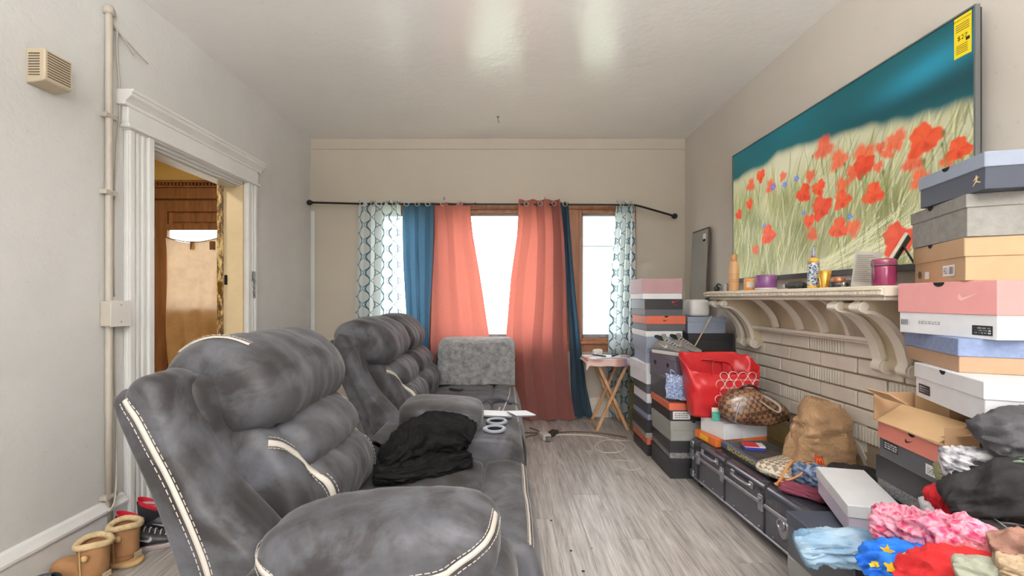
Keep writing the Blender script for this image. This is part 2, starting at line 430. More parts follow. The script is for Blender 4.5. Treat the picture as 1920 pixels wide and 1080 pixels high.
# ---- door casing of the hall doorway
def casing():
    r = bpy.data.objects.new('trim_door', None); COL.objects.link(r); r['kind'] = 'structure'; r.location = (XL, DY0, 0)
    for nm, y0, y1 in (('jamb_casing', DY0-.155, DY0), ('jamb_casing', DY1, DY1+.115)):
        n = 3; parts = [box(XL, XL+.022, y0, y1, 0, DZ+.02)]
        wv = (y1-y0)
        for a, b, h in ((.02, .22, .034), (.30, .42, .030), (.52, .64, .030), (.74, .98, .036)):
            parts.append(box(XL, XL+h, y0+a*wv, y0+b*wv, 0, DZ+.02))
        obj(nm, merge(*parts), m_trim, r, world=True, bevel=.005, seg=2)
    ya, yb = DY0-.165, DY1+.125
    obj('header', box(XL, XL+.034, ya, yb, DZ, DZ+.12), m_trim, r, world=True, bevel=.003)
    obj('header_bead', merge(box(XL, XL+.05, ya-.012, yb+.012, DZ+.005, DZ+.025)), m_trim, r, world=True, bevel=.006, seg=2)
    cp = [(XL,DZ+.11),(XL+.04,DZ+.11),(XL+.045,DZ+.125),(XL+.06,DZ+.14),(XL+.075,DZ+.152),(XL+.075,DZ+.165),(XL+.085,DZ+.17),(XL+.085,DZ+.183),(XL,DZ+.183)]
    obj('crown', poly_ext(cp, ya-.03, yb+.03), m_trim, r, world=True, bevel=.002)
    # rope of small beads under the crown
    parts = [xf(pad((0,0,0), (.006,.011,.006), 1, 1, 8, 5), TR((XL+.047, ya+.02+k*.024, DZ+.133))) for k in range(int((yb-ya)/.024))]
    tag(obj('rope_bead', merge(*parts), m_trim, r, smooth=True, world=True), kind='stuff')
    jm = mat('jamb_cream', C(214,196,160), .45, .08, 4)
    for nm, y0, y1 in (('jamb_lining', DY0-.002, DY0+.012), ('jamb_lining', DY1-.012, DY1+.002)):
        obj(nm, box(XL-WT-.012, XL+.001, y0, y1, 0, DZ), jm if y0 > 2.5 else m_trim, r, world=True)
    obj('head_lining', box(XL-WT-.012, XL+.001, DY0, DY1, DZ-.014, DZ+.001), m_trim, r, world=True)
    obj('head_stop', merge(box(XL-WT+.02, XL-.05, DY0, DY1, DZ-.03, DZ-.014), box(XL-.035, XL-.012, DY0, DY1, DZ-.026, DZ-.014)), m_trim, r, world=True, bevel=.004)
    # worn strip with latch plate at the hall edge of the far jamb
    tm = NT('worn_edge'); vv = tm.coord('Object', (20, 20, 6)); f = tm.noise(vv, 2.5, 6, .7)
    tm.link(tm.ramp(f, [(.36, C(60,42,28)), (.47, C(120,90,50)), (.55, C(205,180,120)), (.7, C(224,205,160))]), tm.b.inputs['Base Color']); tm.b.inputs['Roughness'].default_value = .5
    s = obj('worn_stop', box(XL-WT-.012, XL-WT+.03, DY1-.026, DY1-.012, .0, DZ-.014), tm.m, r, world=True, bevel=.003)
    obj('strike_plate', box(XL-WT+.0, XL-WT+.026, DY1-.029, DY1-.026, 1.18, 1.27), mat('old_brass', C(150,118,60), .35, metal=.9), s, world=True)
    obj('latch_hole', box(XL-WT+.036, XL-WT+.056, DY1-.016, DY1-.012, 1.25, 1.32), mat('dark_iron', C(40,36,32), .5, metal=.6), r, world=True)
    return r
casing()
# chain lock hanging on the casing
cl = root('door_chain', 'small metal chain lock screwed to the white door casing', 'chain', (XL+.036, DY1+.06, 1.18))
m_steel = mat('steel', C(150,150,150), .35, metal=.9)
obj('chain_plate', box(-.002, .006, -.012, .012, .10, .17), m_steel, cl)
for k in range(7): obj('chain_link', ring((.006, 0, .10-k*.019), .009, .0028, 12, 6, (R(90), 0, R(90) if k % 2 else 0)), m_steel, cl, smooth=True)

# ---- front door seen through the hall
def hall_door():
    r = bpy.data.objects.new('door_1', None); COL.objects.link(r); r['kind'] = 'structure'; r.location = (-2.98, YB, 0)
    O = lambda n, vf, m=m_oak, p=r, **k: obj(n, vf, m, p, world=True, **k)
    yb = YB-.02
    O('door_frame', merge(box(-3.52, -3.40, yb-.02, YB+.001, 0, 2.12), box(-2.56, -2.44, yb-.02, YB+.001, 0, 2.12)), bevel=.005)
    O('header', merge(box(-3.56, -2.40, yb-.03, YB+.001, 2.11, 2.22), box(-3.58, -2.38, yb-.05, YB+.001, 2.215, 2.235), box(-3.60, -2.36, yb-.07, YB+.001, 2.255, 2.28)), bevel=.004)
    tag(O('dentil', merge(*[box(-3.58+k*.034, -3.58+k*.034+.02, yb-.055, yb-.02, 2.236, 2.255) for k in range(35)])), kind='stuff')
    O('door_stile', box(-3.395, -3.27, yb, yb+.045, .01, 2.10), bevel=.004); O('door_stile', box(-2.69, -2.565, yb, yb+.045, .01, 2.10), bevel=.004)
    O('top_rail', box(-3.27, -2.69, yb, yb+.045, 1.99, 2.10), bevel=.004)
    O('top_panel', merge(box(-3.27, -2.69, yb+.015, yb+.04, 1.87, 1.99), box(-3.22, -2.74, yb+.005, yb+.04, 1.89, 1.975)), bevel=.005)
    O('middle_rail', box(-3.27, -2.69, yb, yb+.045, 1.815, 1.875), bevel=.004)
    O('lower_panel', merge(box(-3.27, -2.69, yb+.015, yb+.04, .2, 1.04)), bevel=.004)
    O('lock_rail', box(-3.27, -2.69, yb, yb+.045, .96, 1.06), bevel=.004); O('bottom_rail', box(-3.27, -2.69, yb, yb+.045, .01, .22), bevel=.004)
    pane = O('pane', box(-3.27, -2.69, yb+.02, yb+.026, 1.06, 1.815), m_glass)
    for z in (1.74, .35): O('hinge', box(-3.405, -3.385, yb-.006, yb+.004, z, z+.09), mat('hinge_brass', C(200,180,120), .35, metal=.7))
    # sagging curtain on the glass
    t = NT('tan_sheer'); v = t.coord('Object', (1,1,1)); f = t.noise(v, 5, 4, .6)
    t.link(t.ramp(f, [(.3, C(176,136,84)), (.7, C(206,172,122))]), t.b.inputs['Base Color']); t.b.inputs['Roughness'].default_value = .85
    tr = t.add('ShaderNodeBsdfTranslucent'); tr.inputs[0].default_value = (*C(214,190,170), 1); mx = t.add('ShaderNodeMixShader', i_0=.16)
    t.link(t.b.outputs[0], mx.inputs[1]); t.link(tr.outputs[0], mx.inputs[2]); t.link(mx.outputs[0], t.out.inputs[0])
    def fn(u, vv):
        sag = .05*(math.sin(math.pi*min(1, u*1.1))); x = -3.255+.565*u + (1-u)*.02*vv
        z = (1.735-sag)*(1-vv)+.42*vv
        y = yb-.035+.016*math.sin(u*22+2.5*math.sin(vv*3)+vv*2)*(.25+.75*vv)+.01*math.sin(u*9+vv*7)
        return (x, y, z)
    cu = O('door_curtain', grid(fn, 48, 40), t.m, smooth=True)
    O('curtain_wire', tube([(-3.28+.6*k/12, yb-.012, 1.745-.05*math.sin(math.pi*min(1, 1.1*k/12))) for k in range(13)], .006, 6), mat('wire_dark', C(80,60,40), .6), cu)
    for k in (.47, .80): O('curtain_tab', box(-3.255+.565*k-.022, -3.255+.565*k+.022, yb-.048, yb-.03, 1.62, 1.70), mat('tab_brown', C(120,86,50), .8), cu)
    return r
def glass_mat():
    t = NT('window_glass'); tr = t.add('ShaderNodeBsdfTransparent'); tr.inputs[0].default_value = (.9,.92,.92,1)
    gl = t.add('ShaderNodeBsdfGlossy'); gl.inputs['Roughness'].default_value = .08
    ft = t.add('ShaderNodeLayerWeight', i_Blend=.25); mm_ = t.add('ShaderNodeMath', operation='MULTIPLY', i_1=.35); t.link(ft.outputs['Fresnel'], mm_.inputs[0])
    mx = t.add('ShaderNodeMixShader'); t.link(mm_.outputs[0], mx.inputs[0]); t.link(tr.outputs[0], mx.inputs[1]); t.link(gl.outputs[0], mx.inputs[2])
    t.link(mx.outputs[0], t.out.inputs[0]); return t.m
m_glass = glass_mat()
hall_door()

# ---- windows
for i, (a, b) in enumerate(WIN):
    r = bpy.data.objects.new(f'window_{i+1}', None); COL.objects.link(r); r['kind'] = 'structure'; r.location = ((a+b)/2, YB, WZ0)
    y0, y1 = YB+.0, YB+.14; fw = .03
    obj('window_frame', merge(box(a, a+fw, y0, y1, WZ0, WZ1), box(b-fw, b, y0, y1, WZ0, WZ1), box(a+fw, b-fw, y0, y1, WZ1-fw, WZ1), box(a+fw, b-fw, y0, y1, WZ0, WZ0+.03)), m_frame, r, world=True, bevel=.003)
    sm = mat('sash_grey', C(140,140,138), .45)
    obj('sash', merge(box(a+fw, a+fw+.022, y0+.05, y0+.09, WZ0+.03, WZ1-fw), box(b-fw-.022, b-fw, y0+.05, y0+.09, WZ0+.03, WZ1-fw), box(a+fw, b-fw, y0+.05, y0+.09, WZ0+.03, WZ0+.065), box(a+fw, b-fw, y0+.05, y0+.09, WZ1-fw-.022, WZ1-fw)), sm, r, world=True, bevel=.003)
    obj('pane', box(a+fw+.01, b-fw-.01, y0+.068, y0+.074, WZ0+.04, WZ1-fw-.01), m_glass, r, world=True)
    obj('latch', box((a+b)/2-.03, (a+b)/2+.03, y0+.03, y0+.055, WZ0+.035, WZ0+.05), m_steel, r, world=True, bevel=.003)
struct(obj('trim_window', merge(box(-1.33, 1.27, YB-.014, YB, WZ1, WZ1+.05), box(WIN[0][1], WIN[1][0], YB-.014, YB, WZ0, WZ1), box(WIN[1][1], WIN[2][0], YB-.014, YB, WZ0, WZ1), box(-1.33, WIN[0][0], YB-.014, YB, WZ0, WZ1), box(WIN[2][1], 1.27, YB-.014, YB, WZ0, WZ1)), m_frame, bevel=.003))
struct(obj('trim_sill', merge(box(-1.36, 1.30, YB-.045, YB, WZ0-.025, WZ0), box(-1.33, 1.27, YB-.016, YB, WZ0-.095, WZ0-.025)), m_frame, bevel=.004))
r = bpy.data.objects.new('window_4', None); COL.objects.link(r); r['kind'] = 'structure'; r.location = (0, YR, FILL_WIN[2])  # added window behind the camera, there for extra fill
a, b, z0, z1 = FILL_WIN
obj('window_frame', merge(box(a, a+.05, YR-.12, YR, z0, z1), box(b-.05, b, YR-.12, YR, z0, z1), box(a, b, YR-.12, YR, z0, z0+.05), box(a, b, YR-.12, YR, z1-.05, z1), box(-.03, .03, YR-.12, YR, z0, z1)), m_trim, r, world=True)
# ---- outside
struct(obj('ground_outside', box(-14, 14, YB+.3, 26, -.6, -.5), mat('pale_lawn', C(186,192,168), .9, .12, 3)))
hb = root('neighbour_house', 'pale grey house with white garage door seen faintly through the right window', 'house', (3.6, 13, -.5))
obj('house_wall', box(-2.6, 3.2, 0, 5, 0, 3.2), mat('siding_pale', C(176,184,186), .8, .04), hb)
obj('garage_door', box(-.1, 1.6, -.04, 0, 0, 1.5), mat('garage_white', C(236,236,234), .6), hb)
obj('roof', poly_ext([(-3, 3.2), (3.6, 3.2), (.3, 5.0)], -.3, 5.3), mat('shingle_grey', C(120,120,122), .9, .1), hb)

# ---- fixtures on the left wall
m_con = mat('conduit_paint', C(182,174,162), .4, .08, 6)
cd = root('wall_conduit', 'painted metal conduit pipe running up the left wall beside the doorway', 'pipe', (XL+.018, 2.05, .09))
obj('pipe', tube([(0,0,0),(0,0,.6),(0,.0,1.2),(0,0,2.38),(0,0,2.41)], .015, 12), m_con, cd, smooth=True)
for z in (.12, 1.55, 1.91): obj('pipe_clamp', merge(box(-.018, .016, -.03, .03, z, z+.02), ring((0,0,z+.01), .017, .004, 14, 6)), m_con, cd)
obj('end_fitting', lathe([(.022,2.40),(.022,2.43),(.016,2.44)], 12), m_con, cd, smooth=True)
one(obj('wall_cable', tube(cr([(XL+.008,2.07,2.46),(XL+.02,2.09,2.44),(XL+.01,2.10,2.35),(XL+.008,2.12,2.1),(XL+.007,2.10,1.85),(XL+.008,2.085,1.5),(XL+.007,2.09,1.16)], 6), .004, 6), m_con, smooth=True), 'thin painted cable hanging down the left wall above the outlet box', 'cable')
one(obj('lower_wall_cable', tube(cr([(XL+.008,2.09,1.03),(XL+.012,2.085,.8),(XL+.008,2.10,.5),(XL+.04,2.06,.22),(XL+.045,2.02,.16)], 6), .004, 6), m_con, smooth=True), 'thin painted cable running from the outlet box down to the baseboard', 'cable')
for k, (p1, p2) in enumerate((((.012,2.14,2.43),(.03,2.26,2.37)), ((.02,2.10,2.44),(.045,2.16,2.36)))):
    one(obj('loose_wire', tube(cr([(XL+.006,2.07,2.45),(XL+p1[0],p1[1],p1[2]),(XL+p2[0],p2[1],p2[2])], 6), .0035, 6), m_con, smooth=True), 'cut wire end sticking out sideways at the top of the conduit' if k == 0 else 'short curled wire end drooping at the top of the conduit', 'wire')
jb = root('outlet_box', 'square painted metal outlet box on the conduit pipe', 'outlet box', (XL, 2.075, 1.02))
obj('box_body', box(.001, .052, -.055, .05, 0, .118), m_con, jb, bevel=.006, seg=2)
obj('cover_plate', box(.052, .056, -.058, .053, -.003, .121), mat('cover_paint', C(214,210,202), .4), jb, bevel=.003)
for z in (.02, .1): obj('screw', xf(lathe([(.004,0),(.003,.002)], 8), TR((.056, -.002, z), (0, R(90), 0))), m_steel, jb)
sd = root('door_chime', 'beige plastic chime box with slotted grille high on the left wall', 'chime box', (XL, 1.77, 2.0))
m_beige = mat('beige_plastic', C(190,176,152), .5, .04)
obj('chime_body', poly_ext([(.001,0),(.07,.012),(.075,.02),(.075,.135),(.065,.14),(.001,.14)], -.06, .05), m_beige, sd, bevel=.003)
md = mat('grille_dark', C(96,86,70), .6)
for k in range(10): obj('grille_slot', box(.0755, .077, -.05, .04, .028+k*.0105, .032+k*.0105), md, sd)
for k in range(9): obj('side_slot', box(.012, .055, -.062, -.060, .03+k*.0105, .034+k*.0105), md, sd)
for x, l in ((-.59, 'left pink curtain'), (.385, 'right pink curtain')):
    h = root('wall_hook', f'small old metal hook on the wall above the {l}', 'hook', (x, YB, 2.12), group='hooks above the curtain rod')
    obj('hook_plate', box(-.009, .009, -.004, 0, -.012, .02), m_steel, h); obj('hook_arm', tube(cr([(0,-.004,0),(0,-.02,-.012),(0,-.03,0),(0,-.028,.012)], 4), .003, 6), m_steel, h, smooth=True)
ch = root('ceiling_hook', 'small metal hook screwed into the ceiling before the window wall', 'hook', (-.06, 3.70, ZC))
obj('hook_base', lathe([(.012,-.006),(.012,0)], 12), m_steel, ch); obj('hook_wire', tube(cr([(0,0,-.005),(0,0,-.03),(.008,0,-.045),(.0,0,-.055)], 4), .003, 6), m_steel, ch, smooth=True)
lf = root('added_fill_lamp', 'tall fill uplight added out of view behind the camera', 'lamp', (.3, -.95, 0))  # unseen stand added to carry the fill light
obj('fill_lamp_base', lathe([(.15,0),(.15,.02),(.02,.03)], 32), m_steel, lf, smooth=True); obj('fill_lamp_pole', lathe([(.012,.03),(.012,1.74)], 14), m_steel, lf, smooth=True)
obj('fill_lamp_bowl', lathe([(.03,1.74),(.12,1.78),(.2,1.85),(.205,1.87),(.195,1.86),(.12,1.79),(.03,1.75)], 32), m_steel, lf, smooth=True)

# ================================================================== FIREPLACE on the right wall
fp = root('fireplace', 'cream painted tiled fireplace with a bracketed mantel shelf', 'fireplace', (XR, 2.4, 0))
O = lambda n, vf, m=m_cream, **k: obj(n, vf, m, fp, world=True, **k)
X0 = XR-.001
m_tile = mat('glazed_tile_cream', C(236,228,215), .33, .06, 9, .25, 30)
m_joint = mat('tile_joint', C(168,150,124), .8)
ARC_C, ARC_W, ARC_T = 2.48, .40, .475         # arch centre (y), half width, crown height
def arch_z(y): 
    d = (y-ARC_C)/ARC_W
    return -1 if abs(d) >= 1 else ARC_T-.13*(1-math.sqrt(1-d*d*.96))-.02*abs(d)
O('tile_backing', wall_holes('y', X0-.012, X0, 1.25, 3.25, 0, .95, [(ARC_C-ARC_W, ARC_C+ARC_W, -.01, .36)]), m_joint)
tl_h, tl_l, gp = .0715, .25, .009
def tile_mesh(L, fluted):
    if not fluted: return box(-.013, 0, gp/2, L-gp/2, gp/2, tl_h+gp/2-.0005)
    n = 13; parts = [box(-.006, 0, gp/2, L-gp/2, gp/2, tl_h+gp/2-.0005)]
    st = (L-gp)/n
    for k in range(n): parts.append(box(-.013, -.006, gp/2+k*st+st*.2, gp/2+k*st+st*.8, gp/2, tl_h+gp/2-.0005))
    return merge(*parts)
cache = {}; FL = [(0, 2.315), (2, 2.24), (4, 2.51), (5, 2.06), (7, 2.0), (8, 3.05), (2, 1.75)]
for row in range(12):
    z = .942-(row+1)*(tl_h+gp)
    if z < 0: break
    y = 1.25-(.125 if row % 2 else .04)
    while y < 3.25:
        a, b = max(y, 1.25), min(y+tl_l, 3.25); y += tl_l
        if b-a < .03: continue
        c = (a+b)/2; az = max(arch_z(c), arch_z(a+.02), arch_z(b-.02))
        if az > z+.02:
            continue
        fl = any(r_ == row and a <= yy < b for r_, yy in FL)
        key = (round(b-a, 3), fl)
        if key not in cache:
            o = obj('tile', tile_mesh(b-a, fl), m_tile, fp, bevel=.0035); cache[key] = o.data
        else:
            o = bpy.data.objects.new('tile', cache[key]); COL.objects.link(o); o.parent = fp
            mo = o.modifiers.new('bevel', 'BEVEL'); mo.width = .0035; mo.segments = 1; mo.limit_method = 'ANGLE'
        o.location = (X0-.012-XR-rnd.random()*.0015, a-2.4, z)
# arch filler: soffit pieces between tile rows and arch
pts = [(ARC_C-ARC_W+2*ARC_W*k/24) for k in range(25)]
prof = [(y, arch_z(y) if 0 < k < 24 else arch_z(pts[1])-.05) for k, y in enumerate(pts)]
V, F = [], []
for y, z in prof:
    V += [(X0-.0185, y, z), (X0-.0185, y, z+.05), (X0+.0, y, z), (X0, y, z+.05)]
for k in range(24):
    q = k*4; F += [(q, q+4, q+5, q+1), (q, q+2, q+6, q+4), (q+1, q+5, q+7, q+3)]
O('arch_trim', (V, F), m_tile)
O('arch_spandrel', merge(*[box(X0-.014, X0, pts[k], pts[k+1], max(prof[k][1], prof[k+1][1])+.03, .56) for k in range(24) if max(prof[k][1], prof[k+1][1])+.03 < .55]), m_tile)
m_cov = mat('fireplace_cover', C(196,172,118), .5, .06, 6)
cov = O('arch_cover', box(X0-.004, X0, ARC_C-ARC_W, ARC_C+ARC_W, 0, .47), m_cov)
for z in (.12, .24, .36): O('cover_seam', box(X0-.0065, X0-.004, ARC_C-ARC_W, ARC_C+ARC_W, z, z+.007), m_cov)
SH0, SH1, SF, SY0, SY1 = 1.155, 1.20, 1.42, 1.64, 3.10
m_edge = mat('mantel_edge_worn', C(224,214,194), .45, .12, 30, .8, 70)
O('mantel_shelf', merge(box(SF+.012, X0, SY0+.004, SY1, SH0+.004, SH1), box(SF+.03, X0, SY0+.02, SY1-.02, SH0-.012, SH0+.004)), m_cream, bevel=.003)
O('shelf_molding', merge(box(SF, SF+.013, SY0, SY1+.01, SH0+.008, SH1-.006), box(SF-.006, SF+.013, SY0, SY1+.01, SH0+.026, SH0+.034)), m_edge, bevel=.004, seg=2)
tag(O('shelf_dentil', merge(*[box(SF-.004, SF, SY0+.01+k*.022, SY0+.022+k*.022, SH0+.012, SH0+.024) for k in range(65)]), m_edge), kind='stuff')
O('frieze', box(1.705, X0, 1.70, 3.05, .955, SH0-.012), m_cream_shaded)
O('ledge', merge(box(1.655, X0, 1.97, 3.0, .952, .972), box(1.67, X0, 1.97, 3.0, .94, .952)), m_cream, bevel=.004, seg=2)
def corbel_prof():
    c = cr([(1.475,1.143),(1.455,1.135),(1.452,1.11),(1.475,1.095),(1.51,1.09),(1.56,1.06),(1.605,1.01),(1.635,.96),(1.65,.91),(1.655,.885),(1.645,.865),(1.65,.84),(1.675,.825),(1.70,.83)], 5)
    return [tuple(p) for p in c]+[(1.733,.835),(1.733,1.143)]
cpf = corbel_prof()
for ya in (1.80, 1.925, 2.93, 3.05):
    o = O('corbel', poly_ext(cpf, ya-.018, ya+.018), m_cream_shaded)
    # raised front band following the curve
    n = len(cpf)-2; V, F = [], []
    for k in range(n):
        x, z = cpf[k]; a = cpf[max(k-1,0)]; b = cpf[min(k+1,n-1)]; tx, tz = b[0]-a[0], b[1]-a[1]; L = math.hypot(tx, tz) or 1; nx_, nz_ = tz/L, -tx/L
        if nx_ > 0 and k < 3: nx_ = -abs(nx_)
        for d, yy in ((0.010, -.024), (0.010, .024), (-.012, .024), (-.012, -.024)):
            V.append((x-abs(nx_)*d if True else 0, ya+yy, z-d*.6))
    for k in range(n-1):
        for j in range(4): F.append((k*4+j, k*4+(j+1) % 4, (k+1)*4+(j+1) % 4, (k+1)*4+j))
    F += [(0,3,2,1), ((n-1)*4, (n-1)*4+1, (n-1)*4+2, (n-1)*4+3)]
    obj('corbel_band', V and (V, F), m_cream, o, world=False, smooth=False).location = (-XR, -2.4, 0)
    for cx_, cz_, rr in ((1.468, 1.118, .020), (1.668, .852, .024)):
        obj('scroll', xf(lathe([(rr,-.027),(rr,.027)], 18), TR((cx_-XR, ya-2.4, cz_), (R(90), 0, 0))), m_cream, o, bevel=.003)
for ya, yb in ((1.80, 1.925), (2.93, 3.05)):
    O('corbel_infill', poly_ext([(x+.028, z) for x, z in cpf[6:-2]]+[(1.733,.85),(1.733,1.143)], ya+.0, yb), m_cream_shaded)
for ya in (2.10, 2.27, 2.46, 2.68):
    P = cr([(1.50,1.145),(1.535,1.135),(1.59,1.09),(1.635,1.03),(1.655,.972)], 5); n = len(P)
    pf = [tuple(p) for p in P]+[(p[0]+.03, p[1]+.006) for p in reversed(P)]
    O('mantel_rib', poly_ext(pf, ya-.011, ya+.011), m_cream)
# ================================================================== SOFA
t = NT('grey_microsuede'); v = t.coord('Object'); f = t.noise(v, 4.5, 5, .6, .8); f2 = t.noise(v, 16, 4, .6)
ad = t.add('ShaderNodeMath', operation='MULTIPLY_ADD', i_1=.35); t.link(f2, ad.inputs[0]); t.link(f, ad.inputs[2])
t.link(t.ramp(ad.outputs[0], [(.40, C(30,28,28)), (.60, C(44,42,43)), (.82, C(76,77,83))]), t.b.inputs['Base Color'])
t.b.inputs['Roughness'].default_value = .62; t.b.inputs['Sheen Weight'].default_value = .16; t.b.inputs['Sheen Roughness'].default_value = .4
t.b.inputs['Specular IOR Level'].default_value = .35
t.bump(t.noise(v, 130, 3), .12, .002); m_suede = t.m
m_strip = mat('suede_piping', C(188,182,173), .6, .05)
m_stitch = mat('stitch_thread', C(176,168,156), .7)
m_base = mat('sofa_underside', C(44,40,38), .85)
sofa = root('reclining_sofa', 'long dark grey microsuede reclining sofa with cup holder console and white piping', 'sofa', (-.42, 2.5, 0))
S = lambda n, vf, m=m_suede, p=sofa, sm=True, **k: obj(n, vf, m, p, smooth=sm, world=True, **k)
def band(pts, nrm, wd, off=.004, th=.004):
    """thin raised strip along pts; nrm = outward direction per point, width across"""
    V, F = [], []; n = len(pts)
    for i in range(n):
        p = Vector(pts[i]); tg = (Vector(pts[min(i+1,n-1)])-Vector(pts[max(i-1,0)])).normalized(); nn = Vector(nrm[i] if isinstance(nrm, list) else nrm).normalized()
        s = tg.cross(nn).normalized()
        for a, b in ((-1, 0), (-.8, 1), (.8, 1), (1, 0)): V.append(p+s*wd/2*a+nn*(off-.004+b*th))
    for i in range(n-1):
        for j in range(3): F.append((i*4+j, i*4+j+1, (i+1)*4+j+1, (i+1)*4+j))
    return V, F
def stitched(name, pts, nrm, wd, par, off=.004):
    b = S(name, band(pts, nrm, wd, off), m_strip, par)
    nl = nrm if isinstance(nrm, list) else [nrm]*len(pts)
    for sg in (-1, 1):
        q = []
        for i in range(len(pts)):
            tg = (Vector(pts[min(i+1,len(pts)-1)])-Vector(pts[max(i-1,0)])).normalized(); nn = Vector(nl[i]).normalized()
            q.append(Vector(pts[i])+tg.cross(nn).normalized()*sg*(wd/2+.008)+nn*(off))
        parts = []
        d = 0
        for i in range(len(q)-1):
            L = (q[i+1]-q[i]).length; k = max(1, int(L/.011))
            for j in range(k):
                a = q[i].lerp(q[i+1], (j+.12)/k); c = q[i].lerp(q[i+1], (j+.82)/k); parts.append(tube([a, c], .0013, 4))
        tag(S('stitching', merge(*parts), m_stitch, par, False), kind='stuff')
    return b
PANELP = [(-.80,.33),(-.90,.60),(-1.008,.85),(-1.0,.905),(-.965,.91),(-.90,.84),(-.80,.63),(-.72,.40),(-.71,.33)]
WINGP = [(-.73,.36),(-.80,.52),(-.875,.69),(-.965,.85),(-.972,.91),(-.94,.952),(-.885,.93),(-.855,.85),(-.805,.73),(-.735,.615),(-.64,.515),(-.60,.43),(-.62,.36)]
FRAMEP = [(-.80,.36),(-.91,.62),(-1.0,.84),(-.985,.90),(-.93,.93),(-.86,.90),(-.82,.75),(-.74,.6),(-.66,.48),(-.66,.36)]
def wing(y0, y1, side, seed, strip=True):
    vf = puff(WINGP, y0, y1, .06, 6, 6, 8, .006, 8, seed, rin=.026); wg = S('back_wing', vf, m_suede)
    S('back_panel', puff(PANELP, y0+(.028 if side < 0 else .01), y1-(.01 if side < 0 else .028), .014, 5, 3, 4), m_suede)
    yy = y0 if side < 0 else y1
    if not strip: return wg
    line = [(-.957,.895),(-.925,.85),(-.885,.775),(-.845,.70),(-.81,.625),(-.78,.555),(-.755,.49),(-.735,.42),(-.725,.38)]
    P, Nn = snapper(vf)([(p[0], yy+.004*side, p[1]) for p in cr(line, 4)])
    stitched('wing_piping', P, Nn, .013, wg)
    return wg
wing(1.09, 1.275, -1, 1); wing(2.43, 2.585, -1, 5, False); wing(3.80, 3.97, 1, 9)
HEADP = [(-.70,.752),(-.655,.80),(-.648,.865),(-.69,.945),(-.78,1.003),(-.88,1.012),(-.965,.975),(-.995,.90),(-.93,.80),(-.80,.745)]
LUM1 = [(-.73,.757),(-.645,.752),(-.59,.71),(-.565,.65),(-.60,.607),(-.70,.60),(-.80,.66),(-.82,.74)]
LUM2 = [(-.65,.617),(-.565,.61),(-.515,.565),(-.50,.50),(-.525,.42),(-.60,.38),(-.73,.40),(-.75,.55)]
BOLS = [(-.74,.757),(-.675,.735),(-.615,.66),(-.575,.58),(-.545,.50),(-.55,.42),(-.62,.40),(-.75,.45),(-.84,.70)]
SHX = -.045
HEADP, LUM1, LUM2, BOLS = [[(x+SHX, z_) for x, z_ in q] for q in (HEADP, LUM1, LUM2, BOLS)]
def seat_back(y0, y1, seed, near=True, far=True):
    hd = puff(HEADP, y0, y1, .085, 6, 7, 22, .009, 8, seed, .018, gather=.009, rin=.055); S('headrest', hd)
    a, b = y0+(.105 if near else .0), y1-(.105 if far else 0)
    l1 = puff(LUM1, a-.01, b+.01, .05, 6, 5, 20, .008, 9, seed+3, .014, gather=.012); l2 = puff(LUM2, a, b, .05, 6, 5, 20, .012, 10, seed+6, .012, gather=.014)
    S('lumbar_cushion', l1); S('lumbar_cushion', l2)
    for on, yb, sg in ((near, y0, 1), (far, y1, -1)):
        if not on: continue
        bo = puff(BOLS, min(yb, yb+sg*.135), max(yb, yb+sg*.135), .045, 6, 5, 5, .005, 9, seed+8); e = S('side_bolster', bo)
        pts = cr([(.012,.738),(.045,.715),(.078,.68),(.100,.635),(.114,.585),(.121,.53),(.123,.475),(.123,.43)], 4)
        P, Nn = front_ray([(yb+sg*p[0], p[1]) for p in pts], bo, l1, l2)
        stitched('bolster_piping', P, Nn, .020, e, .006)
    return hd
S('back_frame', puff(FRAMEP, 1.20, 1.93, .03, 5, 3, 6)); hd1 = seat_back(1.285, 1.93, 2)
S('back_frame', puff(FRAMEP, 2.50, 3.86, .03, 5, 3, 10)); seat_back(2.59, 3.20, 12, True, True); seat_back(3.205, 3.80, 22, False, True)
# strip over the near headrest
P, Nn = snapper(hd1)([(p[0], 1.372, p[1]) for p in cr([(-.985,.955),(-.94,1.005),(-.86,1.03),(-.80,1.02)], 6)])
stitched('headrest_piping', P, Nn, .013, sofa, .006)
# base, seats, footrests
S('sofa_base', merge(box(-.80, .02, 1.06, 1.99, .07, .30), box(-.80, .02, 2.41, 3.98, .07, .30)), m_base, sm=False, bevel=.02)
for y in (1.12, 2.05, 2.95, 3.9):
    for x in (-.74, .0): S('foot', xf(lathe([(.022,0),(.028,.075)], 12), TR((x, y, 0))), m_base, sm=False)
SEATP = [(-.60,.28),(-.60,.385),(-.42,.418),(-.22,.424),(-.13,.42),(-.098,.395),(-.095,.28)]
FOOTP = [(-.088,.26),(-.088,.395),(-.055,.424),(.02,.425),(.085,.392),(.118,.29),(.112,.13),(.06,.085),(-.02,.11),(-.07,.18)]
def seat(y0, y1, seed):
    S('seat_cushion', puff(SEATP, y0, y1, .03, 6, 5, 14, .008, 7, seed, .006))
    fv = puff(FOOTP, y0+.003, y1-.003, .035, 6, 5, 14, .006, 9, seed+4, .006); fr_ = S('footrest', fv)
    P = [(.078, y0+.03+(y1-y0-.06)*k/16, .404+.006*math.sin(math.pi*k/16)) for k in range(17)]
    P, Nn = snapper(fv)(P); stitched('footrest_piping', P, Nn, .006, fr_, .006)
seat(1.285, 1.978, 31); seat(2.425, 3.06, 35); seat(3.066, 3.70, 39)
